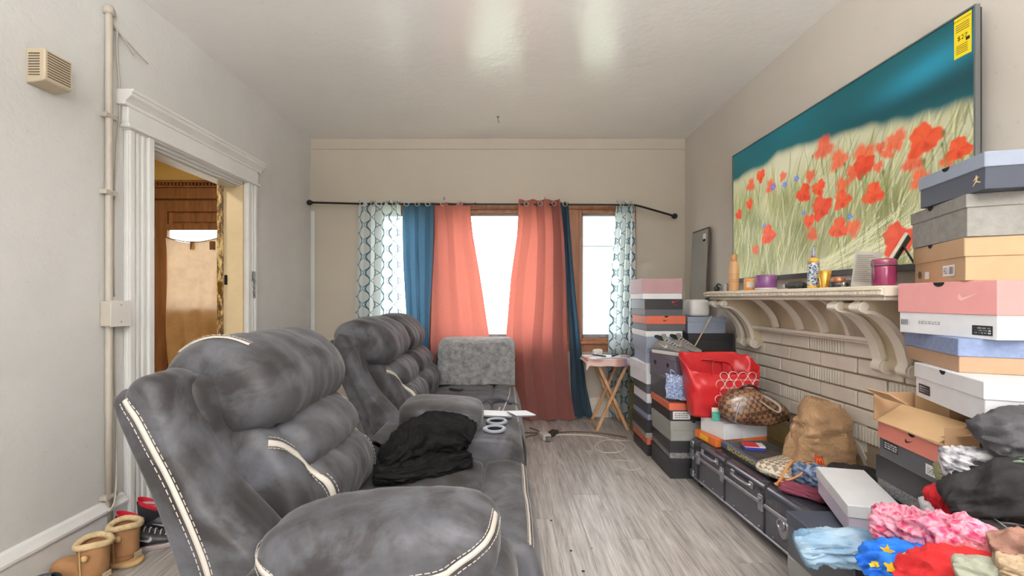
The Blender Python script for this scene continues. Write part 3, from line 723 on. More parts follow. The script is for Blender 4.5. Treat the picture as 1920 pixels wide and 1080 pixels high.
# arms
def arm(y0, y1, side, seed, top=.645, tl=-2):
    S('arm_panel', puff([(-.64,.08),(-.64,.40),(-.60,.49),(-.3,.51),(-.06,.49),(.02,.44),(.035,.3),(.02,.08)], y0+.02, y1-.01, .04, 6, 5, 6, .004, 7, seed))
    c = (-.315, (y0+y1)/2, top-.105); h = (.302, (y1-y0)/2+.012, .105)
    pv = pad(c, h, .62, .62, 72, 36, .007, 11, seed, (0, R(tl), 0), .0012, 46); p = S('arm_pad', pv, m_suede)
    P, Nn = [], []
    for k in range(49):
        th = math.pi*(1 if side < 0 else 0)+math.pi*k/48
        ph = -.04+.36*max(0, math.cos(th))**3+.16*max(0, -math.cos(th))**3
        e = .62; q = Vector((h[0]*sgnp(math.cos(ph),e)*sgnp(math.cos(th),e), h[1]*sgnp(math.cos(ph),e)*sgnp(math.sin(th),e), h[2]*sgnp(math.sin(ph),e)))
        q.rotate(Euler((0, R(tl), 0))); P.append(q+Vector(c)); Nn.append(Vector((q.x/h[0]**2, q.y/h[1]**2, q.z/h[2]**2*.3)).normalized())
    P, Nn = snapper(pv)(P); stitched('arm_piping', P, Nn, .014, p, .006)
arm(1.0, 1.285, -1, 51, .618, -4); arm(3.715, 3.985, 1, 61, .735)
# console
CONP = [(-.62,.10),(-.62,.47),(-.57,.508),(-.3,.514),(-.02,.512),(.055,.485),(.088,.42),(.092,.14),(.06,.09),(-.3,.08)]
S('console', puff(CONP, 1.985, 2.418, .022, 6, 4, 6))
S('console_pad', pad((-.315, 2.19, .572), (.205, .185, .072), .55, .5, 48, 24, .006, 12, 71, (0, R(3), 0)))
P = [(-.315+.195*sgnp(math.cos(a), .5), 2.19+.182*sgnp(math.sin(a), .5), .558) for a in [math.pi+math.pi*k/40 for k in range(41)]]
S('console_piping', tube(P, .004, 6), m_suede)
m_cup = mat('cup_holder_plastic', C(128,132,142), .3); m_cupd = mat('cup_holder_inside', C(12,12,14), .9, spec=.1)
for x, y in ((-.050, 2.092), (-.043, 2.222)):
    rg = S('cup_holder', ring((x, y, .523), .046, .011, 32, 8, rz=.008), m_cup); S('cup_well', xf(lathe([(.040,.517),(.040,.5235)], 28), TR((x, y, 0))), m_cupd, rg)
S('console_switch', box(-.106, -.098, 2.07, 2.10, .515, .53), m_cup, sm=False, bevel=.002)
S('recline_handle', xf(box(-.12,-.105,-.02,.02,0,.035), TR((.02,1.50,.424))), mat('switch_metal', C(170,172,176), .3, metal=.7), sm=False, bevel=.004)
S('dust_cover', grid(lambda u, v: (-.82-.09*math.sin(v*2.2)-.04*u, 1.12+.3*u, .02+.30*v+.01*math.sin(u*14)), 12, 8), mat('black_dust_cloth', C(58,54,50), .9))

# ---- things on the sofa
tf = NT('fleece_grey'); v = tf.coord('Object'); f = tf.noise(v, 22, 6, .75, .3)
tf.link(tf.ramp(f, [(.34, C(104,103,104)), (.66, C(164,166,168))]), tf.b.inputs['Base Color']); tf.b.inputs['Roughness'].default_value = .95
tf.b.inputs['Sheen Weight'].default_value = .6; tf.bump(tf.noise(v, 120, 4, .8), .9, .006)
def fl(u, v):
    # folded blanket over the far arm: wraps front, top, back
    prof_y = cr([(3.672,.425),(3.665,.56),(3.668,.70),(3.70,.768),(3.80,.79),(3.92,.785),(4.02,.755),(4.04,.66),(4.045,.50)], 6)
    i = v*(len(prof_y)-1); k = min(int(i), len(prof_y)-2); q = prof_y[k]*(1-(i-k))+prof_y[k+1]*(i-k)
    x = -.555+.625*u
    e = max(0, abs(u-.5)*2-.86)/.14
    n_ = noise.noise(Vector((x*9, v*14, 1)))*.010+noise.noise(Vector((x*30, v*40, 4)))*.004
    vert = .012*math.sin(u*34)*max(0, .5-abs(v-.18))
    return (x, q[0]-n_-vert+.02*e*e*(1 if v < .5 else -1), q[1]+n_*.6-.03*e*e*(1 if .2 < v < .8 else .2))
bl = one(obj('fleece_blanket', grid(fl, 70, 60), tf.m, smooth=True), 'fuzzy grey fleece blanket draped over the far sofa arm', 'blanket'); solid(bl, .02, 1)
m_blk = mat('black_knit', C(9,9,10), .8, .3, 14, .5, 140, spec=.18)
def jacket():
    V, F = merge(bundle([(-.50,1.775,.462),(-.455,1.80,.49),(-.40,1.85,.515),(-.32,1.90,.535),(-.22,1.92,.535),(-.165,1.93,.505)], [.04,.055,.065,.055,.05,.035], [.03,.055,.085,.10,.085,.05], 84, 3, .019, 5, 9, 2, 14, .3, .428),
                 bundle([(-.52,1.72,.452),(-.44,1.73,.455),(-.36,1.78,.452),(-.26,1.84,.452),(-.15,1.90,.45)], [.03,.05,.06,.06,.03], [.02,.028,.03,.03,.02], 60, 8, .015, 4, 11, 2, 12, .3, .428))
    return V, F
one(obj('black_jacket', jacket(), m_blk, smooth=True), 'black knit jacket crumpled on the sofa seat beside the console', 'jacket')
m_pap = mat('paper_white', C(232,234,238), .6, .03); m_note = mat('notebook_grey', C(120,124,134), .5)
nb = root('spiral_notebook', 'closed notebook with white cover lying on the sofa console', 'notebook', (-.045, 2.345, .520), R(-8))
obj('cover', box(-.09, .09, -.04, .055, .009, .012), m_pap, nb); obj('pages', box(-.088, .088, -.038, .053, .001, .009), m_note, nb)
n2 = root('pocket_notebook', 'small white notebook hanging over the console front edge', 'notebook', (.085, 2.31, .534), R(25), rot=(0, R(6), R(28)))
obj('cover', box(-.06, .06, -.05, .05, .007, .010), m_pap, n2); obj('pages', box(-.058, .058, -.048, .048, 0, .007), mat('notebook_blue', C(90,104,130), .5), n2)
one(obj('console_cord', tube(cr([(-.03,2.42,.545),(-.05,2.46,.46),(-.03,2.6,.436),(.0,2.9,.438),(.03,3.2,.438),(.04,3.45,.437)], 6), .0035, 6), mat('cord_pale', C(190,192,196), .5), smooth=True), 'thin pale charging cord running over the far sofa seats', 'cord')
rm = root('remote_control', 'small dark remote control on the farthest sofa seat', 'remote', (-.385, 3.40, .434), R(60))
obj('remote_body', box(-.02, .02, -.055, .055, 0, .016), mat('remote_black', C(46,46,50), .45), rm, bevel=.005, seg=2)
for k in range(4): obj('button', box(-.012, -.002, -.04+k*.018, -.03+k*.018, .016, .018), mat('button_grey', C(150,150,156), .5), rm)
gl = one(obj('dark_headband', tube(cr([(-.17,2.98,.433),(-.13,3.02,.448),(-.06,3.04,.455),(.0,3.02,.447),(.04,2.98,.43)], 6), .014, 8, ru=.009), mat('headband_dark', C(60,62,70), .7), smooth=True), 'dark curved headband lying between the two far sofa seats', 'headband')

# ================================================================== CURTAINS
def sheet_mat(name, c, transl, tc, weave=1, mixv=.5, sp=.3):
    t = NT(name); v = t.coord('Object', (90, 90, 260)); f = t.noise(v, 1, 3, .6)
    c0 = tuple(x*.86 for x in c); t.link(t.ramp(f, [(.35, c0), (.65, c)]), t.b.inputs['Base Color']); t.b.inputs['Roughness'].default_value = .8
    t.b.inputs['Specular IOR Level'].default_value = sp
    tr = t.add('ShaderNodeBsdfTranslucent'); t.link(t.ramp(f, [(.3, tuple(x*.82 for x in tc)), (.7, tc)]), tr.inputs[0]); mx = t.add('ShaderNodeMixShader', i_0=mixv)
    t.link(t.b.outputs[0], mx.inputs[1]); t.link(tr.outputs[0], mx.inputs[2]); t.link(mx.outputs[0], t.out.inputs[0]); return t
m_pink = sheet_mat('curtain_salmon', C(164,112,104), .5, C(206,112,97), 1, .42).m
m_blue = sheet_mat('curtain_blue', C(66,84,98), .5, C(78,116,146), 1, .42).m
# trellis sheer: blue-grey interlaced ogee lines on pale cloth, coordinates from the UV of the cloth
def trellis():
    t = NT('curtain_trellis'); uv = t.add('ShaderNodeUVMap'); sp = t.add('ShaderNodeSeparateXYZ'); t.link(uv.outputs[0], sp.inputs[0])
    def M(op, a, b=None, c=None):
        n = t.add('ShaderNodeMath', operation=op)
        for k, x in enumerate((a, b, c)):
            if x is None: continue
            if isinstance(x, (int, float)): n.inputs[k].default_value = x
            else: t.link(x, n.inputs[k])
        return n.outputs[0]
    U = M('MULTIPLY', sp.outputs[0], 1/.21); W = M('MULTIPLY', sp.outputs[1], 1/.30)
    def lines(ph, wd, uo=0):
        s = M('MULTIPLY', M('SINE', M('MULTIPLY', M('ADD', W, ph), 2*math.pi)), .33)
        l = None
        for sg in (1, -1):
            d = M('ABSOLUTE', M('SUBTRACT', M('FRACT', M('ADD', M('ADD', U, M('MULTIPLY', s, sg)), .5+uo)), .5))
            q = M('LESS_THAN', d, wd); l = q if l is None else M('MAXIMUM', l, q)
        return l
    L = M('MAXIMUM', lines(0, .025), lines(.25, .025, .5))
    pale, dark = C(214,222,222), C(74,108,122)
    col = t.mix(L, pale, dark); t.link(col, t.b.inputs['Base Color']); t.b.inputs['Roughness'].default_value = .8
    tr = t.add('ShaderNodeBsdfTranslucent'); t.link(t.mix(L, C(225,230,230), C(70,104,118)), tr.inputs[0])
    tp = t.add('ShaderNodeBsdfTransparent'); mx = t.add('ShaderNodeMixShader', i_0=.45); t.link(t.b.outputs[0], mx.inputs[1]); t.link(tr.outputs[0], mx.inputs[2])
    fac = M('MULTIPLY', M('SUBTRACT', 1, L), .14); m2 = t.add('ShaderNodeMixShader'); t.link(fac, m2.inputs[0]); t.link(mx.outputs[0], m2.inputs[1]); t.link(tp.outputs[0], m2.inputs[2])
    t.link(m2.outputs[0], t.out.inputs[0]); return t.m
m_trel = trellis()
RODY, RODZ = 4.10, 2.045
m_rod = mat('rod_dark_bronze', C(48,44,42), .4, metal=.6)
def curtain(name, label, mt, rows, pl, amp, y=RODY, grom=0, header=.035, seed=0, clothw=None, nu=90, nv=60, hem=0):
    """rows: (z, x_left, x_right, amp_scale) from top to bottom; pl pleats"""
    zs = [r_[0] for r_ in rows][::-1]
    rt = root(name, label, 'curtain', ((rows[-1][1]+rows[-1][2])/2, y, rows[-1][0]), group='curtains on the window rod')
    w0 = clothw or 1.6*max(r_[2]-r_[1] for r_ in rows)
    ztop, zbot = rows[0][0], rows[-1][0]
    def at(z, c): return float(np.interp(z, zs, [r_[c] for r_ in rows][::-1]))
    V, UV = [], []
    for j in range(nv+1):
        v = j/nv; z = ztop+(zbot-ztop)*v; xl, xr, sc = at(z, 1), at(z, 2), at(z, 3)
        for i in range(nu+1):
            u = i/nu; ph = pl*2*math.pi*u+.5*math.sin(v*3+seed)+.8*noise.noise(Vector((u*3, v*2.5, seed)))
            yy = y+amp*sc*math.sin(ph)+.012*noise.noise(Vector((u*5, v*6, seed+7)))
            x = xl+(xr-xl)*u+amp*.25*sc*math.sin(2*ph)
            if v < .02: z2 = z+.006*math.sin(ph+1)
            else: z2 = z
            if j == nv: z2 = z+hem*math.sin(ph*.5+1)
            V.append((x, min(yy, YB-.055 if z < .74 or z > 2.06 else YB-.052), z2)); UV.append((u*w0, v*(ztop-zbot)))
    F = [(j*(nu+1)+i, j*(nu+1)+i+1, (j+1)*(nu+1)+i+1, (j+1)*(nu+1)+i) for j in range(nv) for i in range(nu)]
    o = obj('cloth', (V, F), mt, rt, smooth=True, world=True)
    ul = o.data.uv_layers.new(name='UVMap')
    for l in o.data.loops: ul.data[l.index].uv = UV[l.vertex_index]
    for k in range(grom):
        u = (k+.5)/grom; ph = pl*2*math.pi*u; x = at(RODZ, 1)+(at(RODZ, 2)-at(RODZ, 1))*u
        obj('grommet', ring((x, y-.026, RODZ-.005), .022, .004, 20, 6, (R(90), 0, R(20*(-1)**k))), mat('grommet_steel', C(190,186,180), .3, metal=.9), rt, smooth=True, world=True)
    return rt
curtain('trellis_curtain', 'pale trellis patterned sheer curtain at the left end of the rod', m_trel, [(2.07,-1.385,-.99,.8),(1.5,-1.40,-.985,1),(.06,-1.45,-.96,1.1)], 4, .024, RODY-.002, 4, seed=1, clothw=.62)
curtain('blue_curtain', 'blue curtain hanging between left trellis curtain and pink curtain', m_blue, [(2.05,-.975,-.675,.8),(1.5,-.96,-.685,1),(.9,-.93,-.71,1),(.06,-.93,-.70,1)], 3, .022, RODY, 3, seed=2)
curtain('pink_curtain', 'salmon pink curtain left of the bare middle window', m_pink, [(2.05,-.665,-.335,.9),(1.75,-.665,-.30,.6),(1.35,-.68,-.23,.5),(.75,-.70,-.14,.5),(.06,-.68,-.10,.7)], 2.5, .028, RODY-.004, 2, seed=3)
curtain('pink_curtain', 'salmon pink curtain right of the bare middle window reaching the floor', m_pink, [(2.08,.135,.52,1),(1.75,.115,.555,.8),(1.35,.06,.575,.8),(.75,.01,.585,.9),(.35,.05,.60,1),(.012,.10,.655,1)], 3.0, .036, RODY-.012, 3, seed=4, nu=120)
curtain('blue_curtain', 'narrow dark blue curtain beside the right pink curtain', m_blue, [(2.06,.525,.60,1),(1.6,.555,.63,1),(.75,.61,.71,1),(.3,.62,.77,1),(.03,.64,.83,1)], 2, .024, RODY+.012, 1, seed=5)
curtain('trellis_curtain', 'pale trellis patterned sheer curtain at the right end of the rod', m_trel, [(2.07,1.055,1.225,1),(1.4,1.0,1.225,1),(.7,.97,1.215,1),(.03,.98,1.20,1)], 3.5, .026, RODY+.006, 2, seed=6, clothw=.5)
rod = root('curtain_rod', 'dark bronze curtain rod with ball finials sagging at its right end', 'curtain rod', (0, RODY, RODZ))
obj('rod', tube([(-1.83,0,.012),(-1.35,0,0),(-.3,0,-.005),(.6,0,-.008),(1.22,0,-.012),(1.27,0,-.022),(1.57,0,-.108)], .0095, 10), m_rod, rod, smooth=True)
for x, z in ((-1.845, .012), (1.60, -.117)):
    obj('finial', merge(xf(pad((0,0,0), (.026,.026,.026), 1, 1, 16, 10), TR((x, 0, z))), ring((x+(.022 if x < 0 else -.022), 0, z), .012, .005, 14, 6, (0, R(90), 0))), m_rod, rod, smooth=True)
for x, z in ((-1.40, .0), (-.29, -.005), (.60, -.008)):
    obj('bracket', merge(tube([(x, 0, z), (x, YB-RODY-.002, z+.01)], .006, 8), box(x-.012, x+.012, YB-RODY-.006, YB-RODY-.001, z-.03, z+.04)), m_rod, rod)
# ================================================================== TELEVISION with poppy field picture
def screen_picture(W=520, H=290):
    rg = np.random.default_rng(3)
    v, u = np.mgrid[0:H, 0:W]; u = u/(W-1); v = v/(H-1); A = 1.79
    img = np.zeros((H, W, 3))
    L3 = lambda *c: np.array(C(*c))
    def smooth(e0, e1, x): t_ = np.clip((x-e0)/(e1-e0), 0, 1); return t_*t_*(3-2*t_)
    def comp(m, col): 
        nonlocal img
        img = img*(1-m[..., None])+m[..., None]*col
    def vnoise(fx, fy, seed):
        r_ = np.random.default_rng(seed); gx, gy = int(fx)+3, int(fy)+3; g_ = r_.random((gy, gx))
        x = u*fx; y = v*fy; xi = x.astype(int); yi = y.astype(int); a = x-xi; b = y-yi; a = a*a*(3-2*a); b = b*b*(3-2*b)
        return (g_[yi, xi]*(1-a)+g_[yi, xi+1]*a)*(1-b)+(g_[yi+1, xi]*(1-a)+g_[yi+1, xi+1]*a)*b
    # teal sky with darker band and bright turquoise glow
    img[:] = L3(18,100,106)
    comp(.75*vnoise(5, 3, 1), L3(10,84,88)); comp(np.exp(-(((v-.21-.10*(u-.5))/.07)**2))*smooth(.45, .8, u)*.75, L3(8,66,72))
    comp(.8*np.exp(-((u-.90)/.13)**2-((v-.14+.1*(u-.9))/.065)**2), L3(36,150,178)); comp(.35*np.exp(-((u-.4)/.2)**2-((v-.03)/.08)**2), L3(18,108,120))
    comp(.55*np.exp(-(u/.10)**2)*smooth(0, .2, v), L3(16,72,72))
    # meadow
    bd = np.interp(u, [0, .2, .43, .65, .8, 1], [.2, .19, .19, .26, .32, .35])+.05*(vnoise(9, 2, 4)-.5)+.02*(vnoise(26, 2, 5)-.5)
    md = smooth(-.035, .045, v-bd)
    comp(md, L3(172,170,122)); comp(md*smooth(.25, .0, v-bd)*.8, L3(206,198,164))
    comp(md*.6*vnoise(14, 6, 6)*smooth(.1, .5, v-bd), L3(118,126,76)); comp(md*.75*vnoise(9, 6, 7)**2, L3(222,216,186)); comp(md*.6*vnoise(22, 10, 17)**3*smooth(.15, .4, v-bd), L3(84,92,50))
    comp(md*.5*smooth(.35, 0, u)*vnoise(10, 8, 8), L3(120,130,72))
    # grass blades
    for k in range(900):
        x0 = rg.random()*1.2-.1; y1 = .42+rg.random()*.65; ln = .12+rg.random()*.28; sl = .10+.5*rg.random() if x0 > .35 else -.05+.3*rg.random(); th = .0011+.0018*rg.random()
        y0 = y1-ln; i0, i1 = max(0, int(y0*H)), min(H, int(y1*H))
        if i1-i0 < 2: continue
        yy = v[i0:i1, :1]; xx = x0+sl*(y1-yy)*.6+.03*np.sin((yy-y0)*7+k)
        m = np.clip(1.3-np.abs(u[i0:i1]-xx)/th, 0, 1)*.62*np.clip((yy-y0)/.05, 0, 1)*md[i0:i1]
        c = [L3(206,198,140), L3(164,164,92), L3(104,118,58), L3(232,224,178), L3(140,134,70)][rg.integers(0, 5)]
        img[i0:i1] = img[i0:i1]*(1-m[..., None])+m[..., None]*c
    # pale wheat sweep
    for k in range(46):
        x0 = .42+.02*k*.3+rg.random()*.1; yb_ = 1.0-rg.random()*.06; x1 = x0+.25+.12*rg.random(); yt = .70+.1*rg.random()
        n = 60
        for q in range(n):
            s = q/n; cx_ = x0+(x1-x0)*s; cy_ = yb_+(yt-yb_)*(s**1.3); j, i = int(cy_*H), int(cx_*W)
            if 1 < j < H-2 and 1 < i < W-2: img[j-1:j+1, i-1:i+1] = img[j-1:j+1, i-1:i+1]*.45+.55*L3(230,222,178)
    Fl = [(.55,.277,.071,1),(.612,.384,.061,1),(.704,.411,.063,1),(.761,.408,.03,1),(.809,.403,.052,1),(.784,.446,.036,1),(.854,.533,.05,1),(.874,.62,.049,1),(.626,.533,.047,1),(.668,.481,.046,1),(.753,.5,.03,1),(.94,.58,.031,1),(.136,.298,.052,1),(.27,.369,.051,1),(.345,.338,.036,1),(.488,.41,.042,1),(.668,.781,.05,1),(.171,.795,.04,1),(.499,.77,.044,1),
          (.964,.544,.05,0),(.883,.451,.076,0),(.704,.468,.063,0),(.206,.263,.05,0),(.528,.502,.052,0),(.457,.501,.061,0),(.737,.628,.059,0),(.626,.614,.057,0),(.539,.622,.075,0),(.482,.683,.045,0),(.127,.438,.043,0),(.044,.488,.043,0),(.612,.765,.061,0),(.255,.707,.073,0),(.813,.88,.085,0)]
    for q, (a, b, r_, bl_) in enumerate(Fl):
        # stem
        yy = v; xx = a+.02*np.sin((v-b)*6+q); st = np.clip(1.2-np.abs(u-xx)/.0022, 0, 1)*(v > b)*(v < b+.30)*.6*(1-.5*bl_)
        comp(st, L3(118,124,62))
        dx, dy = (u-a)*A, v-b; rr = np.hypot(dx, dy*1.08); an = np.arctan2(dy, dx)
        edge = r_*(1+.16*np.sin(3*an+q)+.09*np.sin(5*an+q*2)+.05*np.sin(11*an))
        sf = .5 if bl_ else .14
        m = np.clip((edge-rr)/(r_*sf)+.4, 0, 1)
        comp(m*(.8 if bl_ else .97), L3(238,84,44) if q % 3 else L3(228,70,40))
        comp(m*np.clip(.55*np.sin(4*an+q*1.7+rr*30)-.1, 0, 1)*(.3 if bl_ else .8), L3(196,44,22)); comp(m*np.clip(.8-np.hypot(dx+r_*.3, dy+r_*.45)/(r_*.8), 0, 1)*.5, L3(248,112,64))
        if not bl_: comp(m*np.clip(1-np.hypot(dx-r_*.1, dy-r_*.45)/(r_*.38), 0, 1)*.5, L3(150,28,14))
    for a, b, r_ in [(.286,.381,.031),(.356,.397,.024),(.42,.391,.025),(.655,.715,.02),(.231,.633,.021),(.457,.623,.018)]:
        dx, dy = (u-a)*A, v-b; rr = np.hypot(dx, dy*1.4); an = np.arctan2(dy, dx); m = np.clip((r_*(1+.3*np.sin(7*an))-rr)/(r_*.3), 0, 1); comp(m*.9, L3(74,116,214)); comp(m*np.clip(1-rr/(r_*.5), 0, 1)*.6, L3(190,206,240))
    for a, b, r_ in [(.931,.454,.014),(.928,.503,.011),(.883,.549,.015),(.699,.522,.018),(.769,.536,.014),(.636,.421,.013),(.602,.44,.012),(.499,.297,.01)]:
        m = np.clip(1.3-np.hypot((u-a)*A/.6, v-b)/(r_*1.2), 0, 1); comp(m, L3(112,112,62)); comp(np.clip(1.2-np.abs(u-a-.012*np.sin((v-b)*8))/.002, 0, 1)*(v > b)*(v < b+.35)*.8, L3(128,128,66))
    return np.clip(img, 0, 1), W, H
def television():
    tv = root('television', 'large flat television on the right wall showing a red poppy field', 'television', (1.69, 2.39, 1.283))
    TWd, TH = 1.655, .918; y_far, y_near = TWd/2, -TWd/2        # left of the picture is far from the camera
    tilt = R(0.8)
    rt = tv
    obj('tv_body', merge(box(.004, .026, y_near, y_far, 0, TH), box(.026, .05, y_near+.2, y_far-.2, .08, TH-.25)), mat('tv_black', C(30,30,32), .4), rt, bevel=.002)
    fr = mat('tv_bezel', C(120,122,124), .35, metal=.5)
    obj('bezel', merge(box(-.006, .012, y_near-.006, y_near, -.004, TH+.006), box(-.006, .012, y_far, y_far+.006, -.004, TH+.006), box(-.006, .012, y_near, y_far, TH, TH+.006)), fr, rt)
    obj('lower_bezel', box(-.006, .012, y_near, y_far, -.016, .012), mat('tv_black', C(30,30,32), .4), rt)
    img, W, H = screen_picture()
    yy = np.linspace(y_far, y_near, W); zz = np.linspace(TH, .012, H)
    Y, Z = np.meshgrid(yy, zz); co = np.stack([np.full(W*H, .0015), Y.ravel(), Z.ravel()], 1)
    idx = np.arange(W*H).reshape(H, W); F = np.stack([idx[:-1,:-1], idx[1:,:-1], idx[1:,1:], idx[:-1,1:]], -1).reshape(-1, 4)
    me = bpy.data.meshes.new('screen'); me.vertices.add(W*H); me.vertices.foreach_set('co', co.ravel())
    me.loops.add(F.size); me.loops.foreach_set('vertex_index', F.ravel().astype(np.int32)); me.polygons.add(len(F)); me.polygons.foreach_set('loop_start', np.arange(0, F.size, 4, dtype=np.int32)); me.polygons.foreach_set('loop_total', np.full(len(F), 4, dtype=np.int32)); me.update(calc_edges=True)
    ca = me.color_attributes.new('picture', 'FLOAT_COLOR', 'POINT'); ca.data.foreach_set('color', np.concatenate([img.reshape(-1, 3), np.ones((W*H, 1))], 1).ravel())
    t = NT('tv_screen'); at_ = t.add('ShaderNodeVertexColor'); at_.layer_name = 'picture'
    t.b.inputs['Base Color'].default_value = (.01,.01,.01,1); t.b.inputs['Roughness'].default_value = .35; t.b.inputs['Specular IOR Level'].default_value = .2
    t.link(at_.outputs[0], t.b.inputs['Emission Color']); t.b.inputs['Emission Strength'].default_value = .88; me.materials.append(t.m)
    so = bpy.data.objects.new('screen', me); COL.objects.link(so); so.parent = rt
    # yellow energy sticker in the upper near corner
    sy = mat('sticker_yellow', C(240,214,28), .5); sk = mat('sticker_ink', C(30,28,20), .6)
    st = obj('energy_sticker', box(-.0015, .0005, y_near+.012, y_near+.072, TH-.155, TH-.004), sy, rt)
    MX = Matrix(((0,0,-1,0),(-1,0,0,0),(0,1,0,0),(0,0,0,1)))
    def onst(vf, y, z): return xf(vf, Matrix.Translation((-.002, y, z)) @ MX)
    yc = y_near+.042
    obj('sticker_print', merge(onst(text_vf('ENERGYGUIDE', .0088), yc, TH-.018), onst(text_vf('$27', .024), yc, TH-.085), *[onst(flat_poly([(-.024,-.0012),(.024,-.0012),(.024,.0012),(-.024,.0012)]), yc, TH-.034-k*.008) for k in range(4)], *[onst(flat_poly([(-.022,-.001),(.018,-.001),(.018,.001),(-.022,.001)]), yc, TH-.112-k*.007) for k in range(5)], onst(flat_poly([(.012,-.006),(.026,-.006),(.026,.006),(.012,.006)]), yc, TH-.098)), sk, st)
    return tv
television()
one(obj('tv_power_cable', tube(cr([(1.735,1.72,1.27),(1.70,1.66,1.235),(1.69,1.60,1.25),(1.70,1.55,1.215),(1.72,1.5,1.17)], 6), .004, 6), mat('cable_black', C(28,28,28), .5), smooth=True), 'black power cable drooping under the television near the shelf end', 'cable')

# ================================================================== things on the mantel shelf
SZ = SH1
def lat(name, label, cat, loc, parts, group=None, n=20):
    r = root(name, label, cat, loc, group=group)
    for nm, prof, m in parts: obj(nm, lathe(prof, n), m, r, smooth=True, bevel=0)
    return r
m_wx = mat('candle_wax', C(232,214,180), .5)
b1 = lat('lotion_bottle', 'tall tan plastic bottle at the left end of the mantel', 'bottle', (1.50, 2.85, SZ), [('bottle_body', [(.030,0),(.032,.006),(.032,.135),(.028,.165),(.020,.19),(.018,.20)], mat('bottle_tan', C(206,160,112), .4)), ('bottle_cap', [(.020,.20),(.021,.203),(.021,.236),(.018,.24)], mat('cap_tan', C(190,138,90), .4))])
obj('bottle_label', merge(*[ring((0,0,z), .0315, .0012, 20, 4) for z in (.06,.072,.11)]), mat('label_brown', C(120,86,60), .5), b1)
c1 = lat('orange_candle', 'small orange jar candle with a white label', 'candle', (1.50, 2.655, SZ), [('jar', [(.036,0),(.038,.004),(.038,.068),(.034,.072)], mat('candle_orange', C(222,150,74), .35)), ('wax', [(.034,.0722),(.033,.0735)], m_wx)])
obj('jar_label', grid(lambda u, v: (.0388*math.cos(3.6+u*1.2), .0388*math.sin(3.6+u*1.2), .018+.034*v), 8, 1), mat('jar_label_white', C(222,214,200), .6), c1)
c2 = lat('purple_candle', 'wide purple three wick candle beside the orange one', 'candle', (1.50, 2.50, SZ), [('jar', [(.051,0),(.055,.005),(.055,.08),(.051,.084)], mat('candle_purple', C(120,72,122), .3, .2, 25)), ('wax', [(.051,.0842),(.05,.085)], mat('wax_lilac', C(196,164,196), .5)), ('base_band', [(.0553,.0),(.0555,.012)], mat('band_pale', C(212,200,206), .4))])
m_tool = mat('tool_dark', C(52,54,50), .5, .2, 20)
hc = root('hair_clippers', 'dark hair clipper lying with its cord behind the blue bottle', 'clipper', (1.50, 2.25, SZ))
obj('clipper_body', bundle([(0,-.07,.017),(0,-.03,.02),(0,.02,.02),(0,.05,.016)], [.018,.02,.02,.014], [.015,.018,.018,.013], 16, 2, .002, 3), m_tool, hc, smooth=True)
obj('clipper_head', box(-.018,.018,.05,.07,.008,.026), m_steel, hc); obj('clipper_cord', tube(cr([(0,-.07,.015),(.02,-.09,.006),(.05,-.07,.005),(.05,-.02,.006),(.03,.03,.03),(.045,.06,.006)], 6), .005, 6), m_tool, hc, smooth=True)
bb = lat('spray_bottle', 'slim blue patterned bottle with yellow ends and pointed nozzle', 'bottle', (1.50, 2.115, SZ), [('bottle_foot', [(.0235,0),(.025,.003),(.025,.014)], mat('bottle_yellow', C(214,170,70), .4)), ('bottle_shoulder', [(.025,.125),(.024,.136),(.014,.146),(.010,.15)], mat('bottle_yellow', C(214,170,70), .4)), ('nozzle', [(.009,.15),(.009,.165),(.006,.175),(.0035,.20),(.003,.206)], mat('nozzle_grey', C(150,150,176), .4))])
t = NT('blue_print'); v = t.coord('Object', (1,1,1)); vo = t.add('ShaderNodeTexVoronoi'); vo.inputs['Scale'].default_value = 95; t.link(v, vo.inputs['Vector'])
t.link(t.ramp(vo.outputs['Distance'], [(.25, C(48,84,140)), (.42, C(70,110,166)), (.55, C(212,206,180))]), t.b.inputs['Base Color']); t.b.inputs['Roughness'].default_value = .35
obj('bottle_body', lathe([(.025,.014),(.025,.125)], 24, False), t.m, bb, smooth=True)
lat('gold_glass', 'small gold tapered glass next to the blue bottle', 'glass', (1.50, 2.04, SZ), [('glass_body', [(.018,0),(.0185,.004),(.027,.08),(.0255,.081),(.018,.008)], mat('gold_gloss', C(208,160,66), .2, .25, 30, metal=.5))])
cmp_ = lat('makeup_compact', 'round black compact with copper lid on the mantel', 'compact', (1.50, 1.955, SZ), [('compact_case', [(.034,0),(.036,.004),(.036,.02),(.034,.022)], mat('compact_black', C(44,40,42), .3)), ('compact_lid', [(.022,.022),(.024,.026),(.024,.042),(.02,.046)], mat('copper_lid', C(176,112,78), .35, metal=.4))])
lat('silver_cap', 'tiny silver bottle cap standing by the papers on the mantel', 'cap', (1.475, 1.895, SZ), [('cap_body', [(.008,0),(.009,.02),(.006,.022)], m_steel)])
gb = root('grey_radio', 'grey flat gadget lying at the back of the mantel', 'gadget', (1.62, 2.04, SZ)); obj('gadget_body', box(-.05,.05,-.075,.075,0,.055), mat('gadget_grey', C(120,116,120), .45), gb, bevel=.008, seg=2); obj('gadget_strip', box(-.052,-.05,-.07,.07,.035,.046), mat('gadget_strip', C(190,186,186), .4), gb)
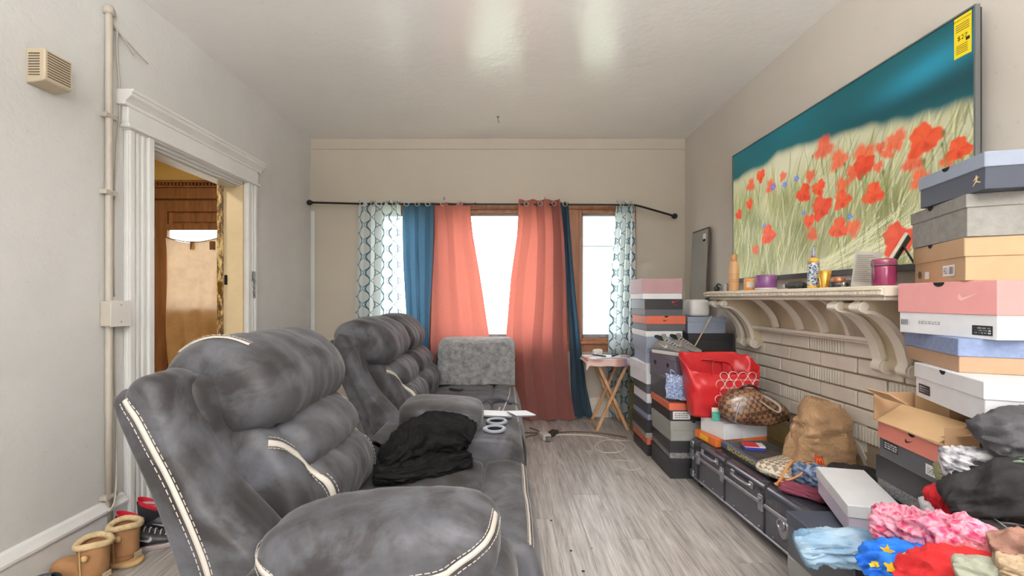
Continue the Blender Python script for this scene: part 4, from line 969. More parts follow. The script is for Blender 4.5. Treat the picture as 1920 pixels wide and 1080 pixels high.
# leaning paper and picture frame
pp = root('folded_paper', 'printed paper sheet leaning on the mantel beside the frame', 'paper', (1.53, 1.855, SZ), rot=(0, R(6), R(-52)))
pg = obj('sheet', grid(lambda u, v: (-.045+.09*u, .004*math.sin(v*3), .15*v), 6, 4), mat('newsprint', C(186,180,170), .8, .06, 30), pp); solid(pg, .0012)
for k in range(14): obj('print_line', ([(-.036,-.0045,.022+k*.0085),(.030-.012*(k % 3),-.0045,.022+k*.0085),(.030-.012*(k % 3),-.0045,.0245+k*.0085),(-.036,-.0045,.0245+k*.0085)], [(0,1,2,3)]), mat('print_ink', C(120,116,110), .8), pp)
pf = root('picture_frame', 'tilted picture frame with black back and easel leg on the mantel', 'picture frame', (1.535, 1.80, SZ), rot=(0, 0, R(44)))
obj('frame_board', xf(box(-.07,.07,-.006,.006,0,.225), TR((0,0,.003), (R(26),0,0))), mat('frame_pale', C(206,198,180), .5), pf, bevel=.002)
obj('frame_back', xf(box(-.064,.064,-.010,-.006,.008,.217), TR((0,0,.003), (R(26),0,0))), mat('frame_black', C(26,26,28), .7), pf)
obj('easel_leg', xf(box(-.035,.035,-.003,.003,0,.185), TR((0,-.155,.002), (R(-24),0,0))), mat('frame_black', C(26,26,28), .7), pf)
pj = lat('plum_candle', 'plum coloured lidded jar candle at the near end of the mantel', 'candle', (1.495, 1.715, SZ), [('jar', [(.036,0),(.039,.005),(.039,.072),(.037,.08)], mat('plum_glass', C(128,42,78), .18, .1, 20, coat=.4)), ('lid', [(.038,.08),(.040,.083),(.040,.1),(.036,.106),(.02,.108)], mat('plum_lid', C(140,66,92), .25))])
obj('lid_clasp', merge(ring((0,0,.082), .0405, .002, 24, 5), tube([(-.041,0,.03),(-.045,0,.06),(-.041,0,.095)], .002, 5)), m_steel, pj)
hl = root('black_headphones', 'tangled black earphones at the far left of the mantel', 'headphones', (1.52, 3.03, SZ))
obj('ear_band', tube(cr([(-.02,-.05,.02),(-.03,-.02,.045),(-.03,.02,.05),(-.02,.05,.025)], 6), .007, 8), m_tool, hl, smooth=True)
for y in (-.05, .05): obj('ear_cup', pad((-.02, y, .02), (.02,.016,.019), .7, .7, 14, 8), m_tool, hl, smooth=True)
lat('steel_cup', 'small brushed steel cup at the far end of the mantel', 'cup', (1.49, 2.955, SZ), [('cup_body', [(.018,0),(.022,.05),(.020,.05),(.017,.004)], m_steel)])
lat('grey_jar', 'short grey jar right behind the tan bottle on the mantel', 'jar', (1.48, 2.915, SZ), [('jar', [(.02,0),(.022,.005),(.022,.048),(.018,.052)], mat('jar_grey', C(140,138,136), .4))])

# ================================================================== BOXES
def cboard(name, col, rough=.5, var=.04, **k): return mat(name, col, rough, var, 14, .08, 80, **k)
B = dict(black=cboard('card_black', C(44,44,47), .42), navy=cboard('card_navy', C(62,68,82), .45), dkgrey=cboard('card_dark_grey', C(84,86,92), .5), grey=cboard('card_grey', C(146,146,142), .55), blugrey=cboard('card_blue_grey', C(146,156,174), .5),
  white=cboard('card_white', C(228,230,234), .5), pink=cboard('card_pink', C(226,158,156), .5), mauve=cboard('card_mauve', C(176,140,144), .5), orange=cboard('card_orange', C(204,104,78), .5), salmon=cboard('card_salmon', C(210,128,112), .5), kraft=cboard('card_kraft', C(190,156,120), .65),
  lilac=cboard('card_lilac', C(206,198,216), .5), brownblk=cboard('card_plum_grey', C(104,98,112), .45), concrete=mat('card_concrete', C(140,138,134), .65, .16, 30, .3, 60), speckle=mat('card_speckle', C(120,120,122), .6, .75, 130), denim=mat('card_blue_fleck', C(124,140,176), .6, .14, 60), tan=cboard('card_tan', C(176,144,116), .65))
m_hole = mat('cut_hole_dark', C(22,20,20), .9); m_lab = mat('box_label_white', C(232,232,230), .6); m_ink = mat('label_ink', C(34,34,38), .6)
SW = [tuple(p) for p in cr([(0,.30),(-.12,.02),(.06,-.17),(.30,-.10),(1.15,.32)], 6)]+[tuple(p) for p in cr([(1.15,.32),(.36,.06),(.16,.04),(.08,.14),(0,.30)], 6)][1:-1]
def swoosh(s): return flat_poly([((x-.5)*s, y*s) for x, y in SW])
def half_disc(r, n=14): return flat_poly([(r*math.cos(math.pi+math.pi*k/n), r*math.sin(math.pi+math.pi*k/n)*.75) for k in range(n+1)])
def rectp(w_, h_): return flat_poly([(-w_/2,-h_/2),(w_/2,-h_/2),(w_/2,h_/2),(-w_/2,h_/2)])
def barcode(w_, h_, seed, n=9):
    r_ = random.Random(seed); x = -w_/2; parts = []
    while x < w_/2:
        b_ = .001+.003*r_.random(); parts.append(xf(rectp(min(b_, w_/2-x), h_), TR((x+b_/2, 0, 0)))); x += b_+.001+.0025*r_.random()
    return merge(*parts)
def textlines(w_, h_, seed, rows=3):
    r_ = random.Random(seed); parts = []
    for k in range(rows):
        x = -w_/2; y = h_/2-(k+.5)*h_/rows
        while x < w_/2-.003:
            L = min(.004+.012*r_.random(), w_/2-x); parts.append(xf(rectp(L, h_/rows*.55), TR((x+L/2, y, 0)))); x += L+.003
    return merge(*parts)
def shoebox(label, c, z, L, W_, h, rz, base, lid, lid_h=.045, group='shoe boxes stacked beside the window', name='shoe_box', decals=(), tilt=(0, 0), over=.004):
    """long side L along local y, W_ along local x; decals: (face, part_z, u, v, vf, mat, name)"""
    r = root(name, label, 'shoe box', (c[0], c[1], z), rot=(tilt[0], tilt[1], rz), group=group)
    pb_ = obj('box_base', box(-W_/2, W_/2, -L/2, L/2, 0, h-.004), B[base] if isinstance(base, str) else base, r, bevel=.0015)
    o = over
    pl_ = obj('lid', box(-W_/2-o, W_/2+o, -L/2-o, L/2+o, h-lid_h, h), B[lid] if isinstance(lid, str) else lid, r, bevel=.002)
    for nm, face, u, vz, vf, m in decals:
        on_lid = vz > h-lid_h-1e-6; e = (o if on_lid else 0)+.0009
        if face == 'L': MX = Matrix(((0,0,-1,-W_/2-e),(-1,0,0,-u),(0,1,0,vz),(0,0,0,1)))
        elif face == 'N': MX = Matrix(((1,0,0,u),(0,0,-1,-L/2-e),(0,1,0,vz),(0,0,0,1)))
        else: MX = Matrix(((0,-1,0,u),(1,0,0,0),(0,0,1,h+.0009),(0,0,0,1)))
        obj(nm, xf(vf, MX), m, pl_ if on_lid else pb_)
    return r
GA = 'shoe boxes in the front stack by the trunk'; GB = 'shoe boxes in the tall stack by the curtain'; GC = 'shoe boxes in the leaning stack on the right'
# ---- stack A (front, next to the trunk)
z = 0
A = [('bottom black shoe box of the stack touching the trunk', .36,.26,.128, 1.185,2.955, 0, 'black','black',.03, []),
 ('black shoe box with speckled grey base, second from floor by the trunk', .35,.25,.112, 1.185,2.95, R(-2), 'speckle','black',.075, []),
 ('plain grey shoe box with grey lid near the trunk end', .34,.25,.128, 1.18,2.945, R(1), 'grey','grey',.06, [('thumb_hole','N',.02,.127,half_disc(.014),m_hole)]),
 ('black shoe box with orange lid and white label above the grey box', .36,.27,.112, 1.19,2.955, R(-1), 'black','orange',.045, [('size_label','N',-.06,.034,rectp(.11,.05),m_lab),('label_print','N',-.06,.034,textlines(.085,.038,3,3),m_ink)])]
for lb, L, W_, h, x, y, rz, ba, li, lh, dc in A:
    shoebox(lb, (x, y), z, L, W_, h, rz, ba, li, lh, GA, decals=dc); z += h+.0006
zA4 = z
shoebox('grey shoe box behind the hanging plastic bag', (1.17, 2.99), z, .33, .22, .15, R(1), 'dkgrey', 'dkgrey', .03, GA); z += .1506
hl_ = xf(lathe([(.016,0),(.016,.0006)], 20), TR((0,0,0)))
shoebox('plum grey shoe box with round finger holes under the sneakers', (1.175, 2.965), z, .33, .225, .145, R(9), 'brownblk', 'brownblk', .03, GA, decals=[('finger_hole','L',-.09,.075,(hl_[0],hl_[1]),m_hole),('finger_hole','L',.075,.075,(hl_[0],hl_[1]),m_hole)]); zA = z+.1456
# ---- stack B (behind, tall)
z = 0; yB, xB = 3.345, 1.165
BB = [('bottom dark shoe box with orange lid under the tall stack', .34,.25,.134, .0,0, 0,'black','orange',.05, []),
 ('black shoe box second from floor in the tall stack', .36,.27,.128, .0,0, R(-1),'grey','black',.09, []),
 ('navy shoe box third from floor in the tall stack', .34,.25,.122, .0,0, R(1),'blugrey','navy',.08, []),
 ('dark grey shoe box with pale lid band in the tall stack', .34,.25,.14, .0,0, R(-1),'white','dkgrey',.07, []),
 ('white shoe box with torn lid in the tall stack', .35,.27,.15, -.01,0, R(3),'white','white',.06, []),
 ('pale blue white shoe box under the grey lidded one', .33,.25,.106, .0,0, R(-3),'blugrey','blugrey',.03, []),
 ('white lidded pale grey shoe box below the orange lid', .34,.26,.128, -.005,0, R(0),'blugrey','white',.04, []),
 ('black shoe box with orange lid and dark swoosh high in the tall stack', .33,.28,.112, .01,0, R(1),'dkgrey','orange',.062, [('thumb_hole','N',.0,.111,half_disc(.015),m_hole),('logo','N',.0,.078,swoosh(.035),mat('logo_dark', C(60,34,30), .5))]),
 ('black shoe box with red swoosh second from top', .33,.27,.122, -.005,0, R(0),'dkgrey','black',.075, [('logo','N',.085,.10,swoosh(.045),mat('logo_red', C(214,44,70), .5)),('logo_text','N',.085,.078,textlines(.03,.006,4,1),mat('logo_red', C(214,44,70), .5))]),
 ('pale pink lidded white shoe box on top of the tall stack', .33,.285,.150, -.012,0, R(-1),'white','mauve',.11, [])]
for lb, L, W_, h, dx, dy, rz, ba, li, lh, dc in BB:
    shoebox(lb, (xB+dx, yB+dy), z, L, W_, h, rz, ba, li, lh, GB, decals=dc); z += h+.0006
# torn paper on the side of the white box
one(obj('green_bin', merge(box(1.10,1.36,3.60,3.84,0,.40), box(1.095,1.365,3.595,3.845,.40,.42)), mat('bin_green', C(112,120,66), .55), bevel=.006), 'olive green plastic bin behind the tall stack of boxes', 'bin')
one(obj('dark_bag_bundle', bundle([(1.14,3.66,.45),(1.2,3.70,.49),(1.28,3.74,.48)], [.04,.09,.08], [.02,.06,.05], 30, 4, .012, 5, 9, 2, 6, .3, .422), mat('bundle_black', C(40,42,40), .7), smooth=True), 'black bag bundled on top of the green bin', 'bag')
# ---- sneakers on stack A
m_sg = mat('sneaker_grey', C(122,118,116), .7, .2, 40, .3, 200); m_sw = mat('sneaker_sole_pale', C(196,194,192), .6); m_sd = mat('sneaker_lining_dark', C(30,30,32), .8)
def sneaker(label, loc, rz, mu, ms, ml, accent, group, s=1.0, hi=0):
    r = root('sneaker', label, 'shoe', loc, rz, group)
    # local: toe towards -y, length .28
    prof = [(.140,.030,.050+hi*.02),(.125,.036,.085+hi*.03),(.085,.039,.105+hi*.03),(.05,.040,.102+hi*.015),(.01,.042,.086),(-.03,.045,.068),(-.075,.047,.053),(-.11,.042,.043),(-.135,.028,.034),(-.146,.012,.027)]
    V, F, n = [], [], 20
    for y, w_, h_ in prof:
        for k in range(n):
            a = 2*math.pi*k/n; x = w_*sgnp(math.cos(a), .75)*(1-.28*max(0, math.sin(a))*(h_ > .06)); zz = .018+(h_-.018)*(.5+.5*sgnp(math.sin(a), .8)); V.append((x*s, y*s, zz*s))
    for i in range(len(prof)-1):
        for k in range(n): F.append((i*n+k, i*n+(k+1) % n, (i+1)*n+(k+1) % n, (i+1)*n+k))
    F += [tuple(range(n-1,-1,-1)), tuple((len(prof)-1)*n+k for k in range(n))]
    obj('upper', (V, F), mu, r, smooth=True, sub=1)
    P = [(w_*1.06*s*sg, y*s, 0) for sg in (1,) for y, w_, h_ in prof]; Q = [(-w_*1.06*s, y*s, 0) for y, w_, h_ in reversed(prof)]
    out = P+Q; nn = len(out)
    obj('sole', ([(x, y, .0) for x, y, _ in out]+[(x, y, .024*s) for x, y, _ in out], [tuple(range(nn)), tuple(range(2*nn-1, nn-1, -1))]+[(i, i+nn, (i+1) % nn+nn, (i+1) % nn) for i in range(nn)]), ms, r, bevel=.004, seg=2)
    obj('collar', tube([(.026*s*math.cos(a), (.085+.045*math.sin(a))*s, (.108+hi*.03+.012*math.sin(a)+(.02*hi))*s) for a in [2*math.pi*k/18 for k in range(18)]], .008*s, 8, True), ms if hi else ml, r, smooth=True)
    obj('collar_lining', ([(.024*s*math.cos(a), (.085+.043*math.sin(a))*s, (.109+hi*.045+.012*math.sin(a))*s) for a in [2*math.pi*k/18 for k in range(18)]], [tuple(range(18))]), ml, r)
    obj('tongue', xf(box(-.022*s, .022*s, -.004, .004, 0, .06*s), TR((0, .035*s, .085*s), (R(-28), 0, 0))), mu if not hi else ml, r, bevel=.003)
    for k in range(5): obj('lace', tube(cr([(-.026*s, (.03-.022*k)*s, (.094-.009*k)*s), (0, (.03-.022*k)*s, (.108-.010*k)*s), (.026*s, (.03-.022*k)*s, (.094-.009*k)*s)], 4), .003*s, 5), accent, r, smooth=True)
    for sg in (1, -1):
        MX = Matrix(((0,0,sg,sg*.0425*s),(-sg,0,0,.03*s),(0,1,0,.055*s),(0,0,0,1))) if True else None
        o = obj('logo', xf(swoosh(.06*s), MX), accent, r); solid(o, .003)
    return r
sneaker('worn grey running shoe on the left of the pair atop the boxes', (1.105, 2.90, zA), R(30), m_sg, m_sw, m_sd, m_sw, 'grey running shoes on the boxes', .95)
sneaker('worn grey running shoe on the right of the pair atop the boxes', (1.225, 2.965, zA), R(22), m_sg, m_sd, m_sd, mat('sneaker_silver', C(190,178,174), .4), 'grey running shoes on the boxes', .95)
# ---- plastic bag hanging between
t = NT('blue_plastic'); v = t.coord('Object'); f = t.noise(v, 26, 4, .7, 2); t.link(t.ramp(f, [(.35, C(92,120,176)), (.5, C(160,182,222)), (.62, C(236,240,248))]), t.b.inputs['Base Color']); t.b.inputs['Roughness'].default_value = .2; t.bump(f, .8, .02)
pb = root('plastic_bag', 'clear blue printed plastic bag hanging in front of the stacked boxes', 'bag', (1.10, 2.735, .52))
def pbf(u, v): 
    x = -.085+.175*u; zz = .155*(1-v); return (x+.004*math.sin(v*9), .02-.055*u*.2+.012*noise.noise(Vector((u*6, v*6, 2)))-.012*math.sin(v*3.1), zz+.006*noise.noise(Vector((u*8, 0, 3)))-.02*u)
solid(obj('bag_film', grid(pbf, 24, 20), t.m, pb, smooth=True), .006); obj('bag_handle', tube(cr([(-.05,.016,.15),(-.052,.012,.18),(-.03,.014,.165),(-.02,.016,.15)], 5), .004, 6), t.m, pb, smooth=True)
# ---- stack D behind the tote, below the far mantel end
GD = 'boxes stacked in the corner by the mantel'
z = 0; xD, yD = 1.527, 3.40
for lb, nm, L, W_, h, ba, li, lh in [('dark carton on the floor in the corner behind the tote', 'carton', .42,.36,.30,'black','black',.04), ('black carton second from floor in the corner behind the tote', 'carton', .40,.36,.26,'dkgrey','black',.05)]:
    shoebox(lb, (xD, yD), z, L, W_, h, 0, ba, li, lh, GD, name=nm); z += h+.0006
cr_ = root('open_crate', 'dark open crate holding a purple pouch under the black box', 'crate', (xD, yD, z), group=GD)
m_crate = B['black']
obj('crate_side', box(-.185, -.17, -.2, .2, 0, .17), m_crate, cr_); obj('crate_side', box(.17, .185, -.2, .2, 0, .17), m_crate, cr_); obj('crate_back', box(-.17, .17, .185, .2, 0, .17), m_crate, cr_); obj('crate_floor', box(-.17, .17, -.2, .185, 0, .012), m_crate, cr_)
one(obj('purple_pouch', bundle([(1.40,3.23,z+.07),(1.45,3.225,z+.085),(1.495,3.23,z+.07)], [.035,.05,.035], [.05,.065,.045], 24, 3, .006, 4, 9, 2, 6, .4, z+.013), mat('pouch_purple', C(92,76,140), .6), smooth=True), 'purple fabric pouch inside the dark crate', 'pouch')
one(obj('dark_roll', merge(ring((1.62,3.235,z+.075), .045, .026, 24, 10, (R(90),0,0))), mat('roll_dark', C(72,74,66), .7, .2, 20), smooth=True), 'dark coiled roll inside the crate by the purple pouch', 'roll')
one(obj('plaster_board', box(xD-.20, xD+.19, yD-.215, yD+.2, z+.171, z+.19), mat('board_pale', C(160,150,132), .7, .15, 10), bevel=.003), 'pale flat board laid across the dark crate', 'board')
one(obj('wooden_ruler', box(1.47, 1.63, yD-.215, yD-.185, z+.1905, z+.20), mat('ruler_wood', C(186,120,64), .5)), 'orange wooden strip lying on the pale board', 'strip')
z += .2006
shoebox('black shoe box under the blue grey one by the mantel', (xD-.005, yD+.0), z, .36, .33, .13, 0, 'black', 'black', .05, GD); z += .1306
shoebox('blue grey shoe box under the white container by the mantel', (xD-.03, yD+.0), z, .34, .28, .122, 0, 'blugrey', 'blugrey', .04, GD); z += .1226
obj_wc = root('white_container', 'white rounded plastic container on the blue grey box', 'container', (1.46, 3.32, z))
obj('container_body', pad((0,0,.065), (.075,.085,.064), .35, .4, 28, 16), mat('container_white', C(232,230,228), .4), obj_wc, smooth=True)
one(obj('wooden_stick', tube([(1.36,3.165,.765),(1.475,3.10,1.03)], .005, 6), mat('stick_pale', C(196,182,150), .5)), 'thin pale stick leaning from the board to the mantel corbel', 'stick')
# leaning mirror in the corner
mi = root('leaning_mirror', 'tall narrow grey mirror leaning against the wall in the corner', 'mirror', (1.635, 3.80, 0), rot=(0, R(2.4), 0))
obj('mirror_glass', box(-.006, .0, -.15, .15, .02, 1.74), mat('mirror_grey', C(150,150,146), .28, .06, 4, metal=.35), mi); obj('mirror_back', box(0, .012, -.155, .155, 0, 1.755), mat('mirror_backing', C(86,66,54), .8, .2, 12), mi)
obj('mirror_sticker', box(-.0075, -.006, -.12, -.07, 1.66, 1.705), m_lab, mi); obj('mirror_clip', box(-.009, -.0075, -.115, -.075, 1.64, 1.66), m_hole, mi)

# ================================================================== STACK C (leaning boxes at the right)
def cbox_(label, near, far, z, W_, h, base, lid, lid_h, decals=(), **k):
    """near/far = (x,y) of the near-left and far-left bottom corners"""
    d = Vector((far[0]-near[0], far[1]-near[1])); L = d.length; d.normalize(); rz = math.atan2(-d.x, d.y)
    c = Vector(((near[0]+far[0])/2, (near[1]+far[1])/2))+Vector((d.y, -d.x))*W_/2
    return shoebox(label, (c.x, c.y), z, L, W_, h, rz, base, lid, lid_h, GC, decals=decals, **k)
wl = lambda u, vz, s: [('size_label','L',u,vz,rectp(.075,.036),m_lab),('label_code','L',u+.017,vz,barcode(.03,.024,s),m_ink),('label_print','L',u-.02,vz,textlines(.028,.022,s,3),m_ink)]
dl = lambda u, vz, s: [('size_label','L',u,vz,rectp(.075,.032),m_ink),('label_print','L',u,vz+.0,textlines(.064,.024,s,3),m_lab)]
z = 0
for k, (lb, h, b_, l_) in enumerate([('dark shoe box on the floor under the right stack', .15, 'black', 'dkgrey'), ('grey shoe box low in the right stack behind clothes', .145, 'dkgrey', 'navy'), ('navy shoe box just under the speckled box', .135, 'navy', 'navy')]):
    cbox_(lb, (1.385, 1.33), (1.415, 1.66), z, .26, h, b_, l_, .05); z += h+.0006
cbox_('black lidded shoe box with speckled base in the right stack', (1.37, 1.32), (1.405, 1.64), z, .25, .132, 'speckle', 'black', .085); z += .1326
cbox_('black shoe box with salmon lid and dark swoosh in the right stack', (1.345, 1.30), (1.40, 1.625), z, .25, .132, 'dkgrey', 'salmon', .062, dl(-.105, .05, 5)[0:2]+[('tag_label','L',.085,.036,rectp(.06,.034),m_lab),('tag_print','L',.085,.034,textlines(.045,.02,9,3),m_ink),('thumb_hole','L',-.0,.131,half_disc(.016),m_hole),('logo','L',-.01,.098,swoosh(.032),mat('logo_dark', C(60,34,30), .5))]); z += .1326
zc_carton = z
# open carton crushed between the boxes
oc = root('open_carton', 'crushed open brown cardboard carton wedged between the boxes', 'carton', (1.47, 1.46, z), R(-9))
m_kr = B['kraft']; m_kr2 = mat('card_kraft_inside', C(206,172,130), .7, .06)
obj('carton_floor', box(-.11, .14, -.16, .16, 0, .004), m_kr, oc); obj('carton_side', box(.136, .14, -.16, .16, .004, .105), m_kr, oc); obj('carton_side', box(-.11, .136, .156, .16, .004, .105), m_kr, oc)
obj('carton_side', box(-.11, -.02, -.16, -.156, .004, .06), m_kr, oc); obj('carton_side', box(.0, .136, -.16, -.156, .004, .10), m_kr, oc)
obj('carton_prop', box(.02, .12, .0, .15, .004, .105), m_kr2, oc)
obj('carton_flap', xf(box(-.02, .09, -.12, .14, -.002, .002), TR((-.09, 0, .012), (0, R(-34), R(3)))), m_kr2, oc)
obj('carton_flap', xf(box(-.075, .0, -.005, .10, -.002, .002), TR((-.08, .04, .085), (0, R(30), R(6)))), m_kr, oc); obj('carton_flap', xf(box(-.0, .12, -.12, .0, -.002, .002), TR((-.08, -.1, .015), (R(-20), R(-8), 0))), m_kr, oc)
z += .1062
cbox_('white shoe box with black size label in the right stack', (1.325, 1.20), (1.475, 1.56), z, .25, .118, 'white', 'white', .05, dl(-.135, .032, 11)+[('thumb_hole','L',-.01,.117,half_disc(.018),m_hole)]); z += .1186
cbox_('tan shoe box with flecked blue lid in the right stack', (1.405, 1.345), (1.55, 1.68), z, .22, .105, 'tan', 'denim', .055); z += .1056
cbox_('pink lidded white shoe box with pale swoosh in the right stack', (1.445, 1.275), (1.462, 1.61), z, .255, .178, 'white', 'pink', .105, [('logo','L',.085,.125,swoosh(.05),mat('logo_pale_pink', C(240,190,188), .5)),('thumb_hole','L',-.01,.177,half_disc(.02),m_hole),('size_label','L',.125,.026,rectp(.06,.03),m_ink),('label_print','L',.125,.026,textlines(.05,.022,21,3),m_lab),('label_code','L',-.145,.038,barcode(.03,.02,6),m_ink),('side_print','L',-.05,.04,textlines(.08,.012,8,2),B['grey'])]); z += .1786
cbox_('kraft brown shoe box with white size label in the right stack', (1.435, 1.355), (1.575, 1.67), z, .22, .135, 'kraft', 'kraft', .06, wl(.075, .037, 15)+[('thumb_hole','L',-.04,.134,half_disc(.016),m_hole),('round_seal','L',-.13,.032,flat_poly([(.014*math.cos(2*math.pi*k/20), .014*math.sin(2*math.pi*k/20)) for k in range(20)]),mat('seal_ink', C(110,100,92), .6)),('side_label','L',-.075,.028,rectp(.032,.026),m_lab)]); z += .1356
cbox_('concrete grey shoe box second from the top of the right stack', (1.43, 1.345), (1.56, 1.665), z, .22, .132, 'concrete', 'concrete', .042, [('thumb_hole','L',-.03,.131,half_disc(.018),m_hole)]); z += .1326
jm_ = flat_poly([(0,.5),(.08,.42),(.05,.3),(.22,.38),(.24,.33),(.07,.18),(.08,.05),(.42,-.1),(.40,-.17),(.05,-.06),(-.05,-.06),(-.32,-.3),(-.37,-.26),(-.1,.08),(-.12,.2),(-.3,.08),(-.33,.12),(-.1,.33),(-.06,.45)])
cbox_('blue grey and black shoe box on top of the right stack', (1.42, 1.285), (1.50, 1.57), z, .22, .11, 'navy', 'blugrey', .045, [('logo','L',.115,.03,([(x*.04, y*.04, 0) for x, y, _ in jm_[0]], jm_[1]),mat('logo_gold', C(232,206,150), .35)),('thumb_hole','L',-.01,.109,half_disc(.018),m_hole)])
# ================================================================== TRUNK
m_tk = mat('trunk_black_vinyl', C(54,55,64), .22, .15, 9, .12, 60, coat=.5); m_tkp = mat('trunk_panel', C(82,83,92), .36, .08, 6); m_tkm = mat('trunk_metal', C(168,168,176), .3, .25, 30, metal=.85); m_lea = mat('trunk_leather_dark', C(40,36,36), .5)
tk = root('footlocker_trunk', 'long black footlocker trunk with metal latches on casters', 'trunk', (1.405, 2.235, 0), R(3.8))
hx, hy = .215, .485; zb, zm, zt = .05, .195, .293
obj('trunk_body', box(-hx, hx, -hy, hy, zb, zm-.002), m_tkp, tk, bevel=.006, seg=2)
lp = [(-hx-.004, zm+.001)]+[(-hx-.004+.045*(1-math.cos(a)), zt-.045+.045*math.sin(a)) for a in [math.pi/2*k/8 for k in range(9)]]+[(hx+.004-.045*(1-math.cos(a)), zt-.045+.045*math.sin(a)) for a in [math.pi/2*(1-k/8) for k in range(9)]]+[(hx+.004, zm+.001)]
obj('trunk_lid', poly_ext(lp, -hy-.004, hy+.004), m_tk, tk, smooth=False, bevel=.004, seg=2)
obj('edge_rail', merge(box(-hx-.007, -hx+.002, -hy, hy, zm-.012, zm+.006)), m_tkm, tk, bevel=.002)
obj('edge_rail', merge(box(-hx-.006, -hx+.002, -hy, hy, zb, zb+.012)), m_tkm, tk, bevel=.002)
for y in (-.205, .12, .40):
    obj('trunk_band', merge(poly_ext([(x+(-.003 if x < 0 else .003), z_+(.003 if z_ > zm+.02 else 0)) for x, z_ in lp], y-.007, y+.007), box(-hx-.004, hx+.004, y-.007, y+.007, zb, zm)), m_lea, tk)
for y in (-.04, .26):
    h = obj('latch_handle', tube(cr([(-hx-.006, y-.075, .248), (-hx-.022, y-.06, .247), (-hx-.024, y, .246), (-hx-.022, y+.06, .247), (-hx-.006, y+.075, .248)], 5), .007, 8), m_tkm, tk, smooth=True)
    for s in (-1, 1): obj('handle_mount', box(-hx-.012, -hx-.003, y+s*.075-.014, y+s*.075+.014, .232, .264), m_tkm, tk, bevel=.003)
for y in (-.19, .13, .385):
    obj('latch', merge(box(-hx-.014, -hx-.003, y-.016, y+.016, zm-.035, zm+.04), xf(lathe([(.012,0),(.010,.008)], 14), TR((-hx-.014, y, zm+.022), (0, R(-90), 0)))), m_tkm, tk, bevel=.002)
obj('lock_plate', xf(lathe([(.034,0),(.03,.006),(.012,.010)], 24), TR((-hx-.001, -.33, .15), (0, R(-90), 0), (1.5, 1, 1))), m_tkm, tk); obj('lock_hasp', ring((-hx-.012, -.33, .165), .022, .005, 20, 6, (0, R(90), 0)), m_tkm, tk, smooth=True)
for y in (-hy, hy):
    for z0, z1 in ((zb, zb+.045), (zt-.06, zt-.02), (zm-.035, zm+.03)):
        obj('corner_cap', box(-hx-.008, -hx+.03, y-.006 if y < 0 else y-.034, y+.034 if y < 0 else y+.006, z0, z1), m_tkm, tk, bevel=.006, seg=2)
for y in (-hy+.05, hy-.05):
    for x in (-hx+.04, hx-.04):
        obj('caster', merge(xf(lathe([(.02,-.011),(.022,-.006),(.022,.006),(.02,.011)], 16), TR((x, y, .022), (0, R(90), 0))), box(x-.016, x+.016, y-.012, y+.012, .034, .05)), m_lea, tk)
for k in range(10):
    y = -hy+.02+k*.1
    obj('rivet', xf(pad((0,0,0), (.005,.005,.004), 1, 1, 8, 5), TR((-hx-.001, y, zb+.026))), m_tkm, tk, smooth=True)
TZ = zt+.004
# ---- game boxes on the trunk
bgm = root('board_game', 'flat blue backgammon game box with yellow letters on the trunk', 'game box', (1.365, 2.27, TZ), R(3.8))
m_bl = mat('game_blue', C(66,84,112), .45, .06); obj('box_base', box(-.125, .125, -.20, .20, 0, .030), mat('game_dark', C(50,48,44), .5), bgm); obj('lid', box(-.128, .128, -.203, .203, .016, .046), m_bl, bgm, bevel=.002)
obj('box_top_print', box(-.11, .11, -.19, .19, .046, .0468), mat('game_top', C(70,62,56), .5, .4, 30), bgm)
MX = Matrix(((0,0,-1,-.1292),(-1,0,0,.01),(0,1,0,.031),(0,0,0,1)))
obj('title_print', xf(text_vf('BACKGAMMON', .036), MX), mat('title_yellow', C(232,204,70), .5), bgm)
cb = root('card_box', 'small blue red and white card box lying on the game box', 'card box', (1.33, 2.33, TZ+.0475), R(-12)); obj('carton', box(-.05, .05, -.032, .032, 0, .024), mat('cards_blue', C(40,56,140), .4), cb, bevel=.001); obj('carton_band', box(-.051, .051, -.033, .033, .017, .0245), mat('cards_white', C(226,222,226), .4), cb); obj('carton_stripe', box(-.0515, .02, -.0335, .0335, .021, .0247), mat('cards_red', C(200,44,48), .4), cb)
gbd = root('folded_game_board', 'small green and white printed board beside the cream pouch', 'game board', (1.43, 2.16, TZ+.0475), R(20)); obj('board', box(-.06, .06, -.05, .05, 0, .004), mat('board_print', C(150,184,170), .5, .3, 60), gbd)
og = root('orange_game_box', 'orange and yellow flat box under the white box on the trunk', 'game box', (1.36, 2.615, TZ), R(8)); obj('carton', box(-.17, .15, -.105, .105, 0, .046), mat('game_orange', C(214,110,48), .45), og, bevel=.002); obj('side_print', box(-.171, -.17, -.03, .05, .008, .04), mat('game_yellow', C(236,178,50), .45), og)
wb = root('white_box', 'plain white carton on the trunk beneath the red tote', 'carton', (1.385, 2.605, TZ+.047), R(14)); obj('carton', box(-.165, .13, -.095, .105, 0, .083), B['white'], wb, bevel=.002); obj('carton_lid', box(-.167, .132, -.097, .107, .083, .090), B['white'], wb, bevel=.002)
TW = TZ+.047+.0905
gp_ = root('green_packet', 'small teal and white packet leaning on the white box', 'packet', (1.235, 2.545, TW), rot=(R(-8), 0, R(-10))); obj('packet_body', box(-.022, .022, -.005, .005, .001, .075), mat('packet_teal', C(70,160,140), .4, .3, 40), gp_); obj('packet_header', box(-.022, .022, -.0055, .0055, .052, .0755), mat('packet_white', C(228,222,206), .5), gp_)
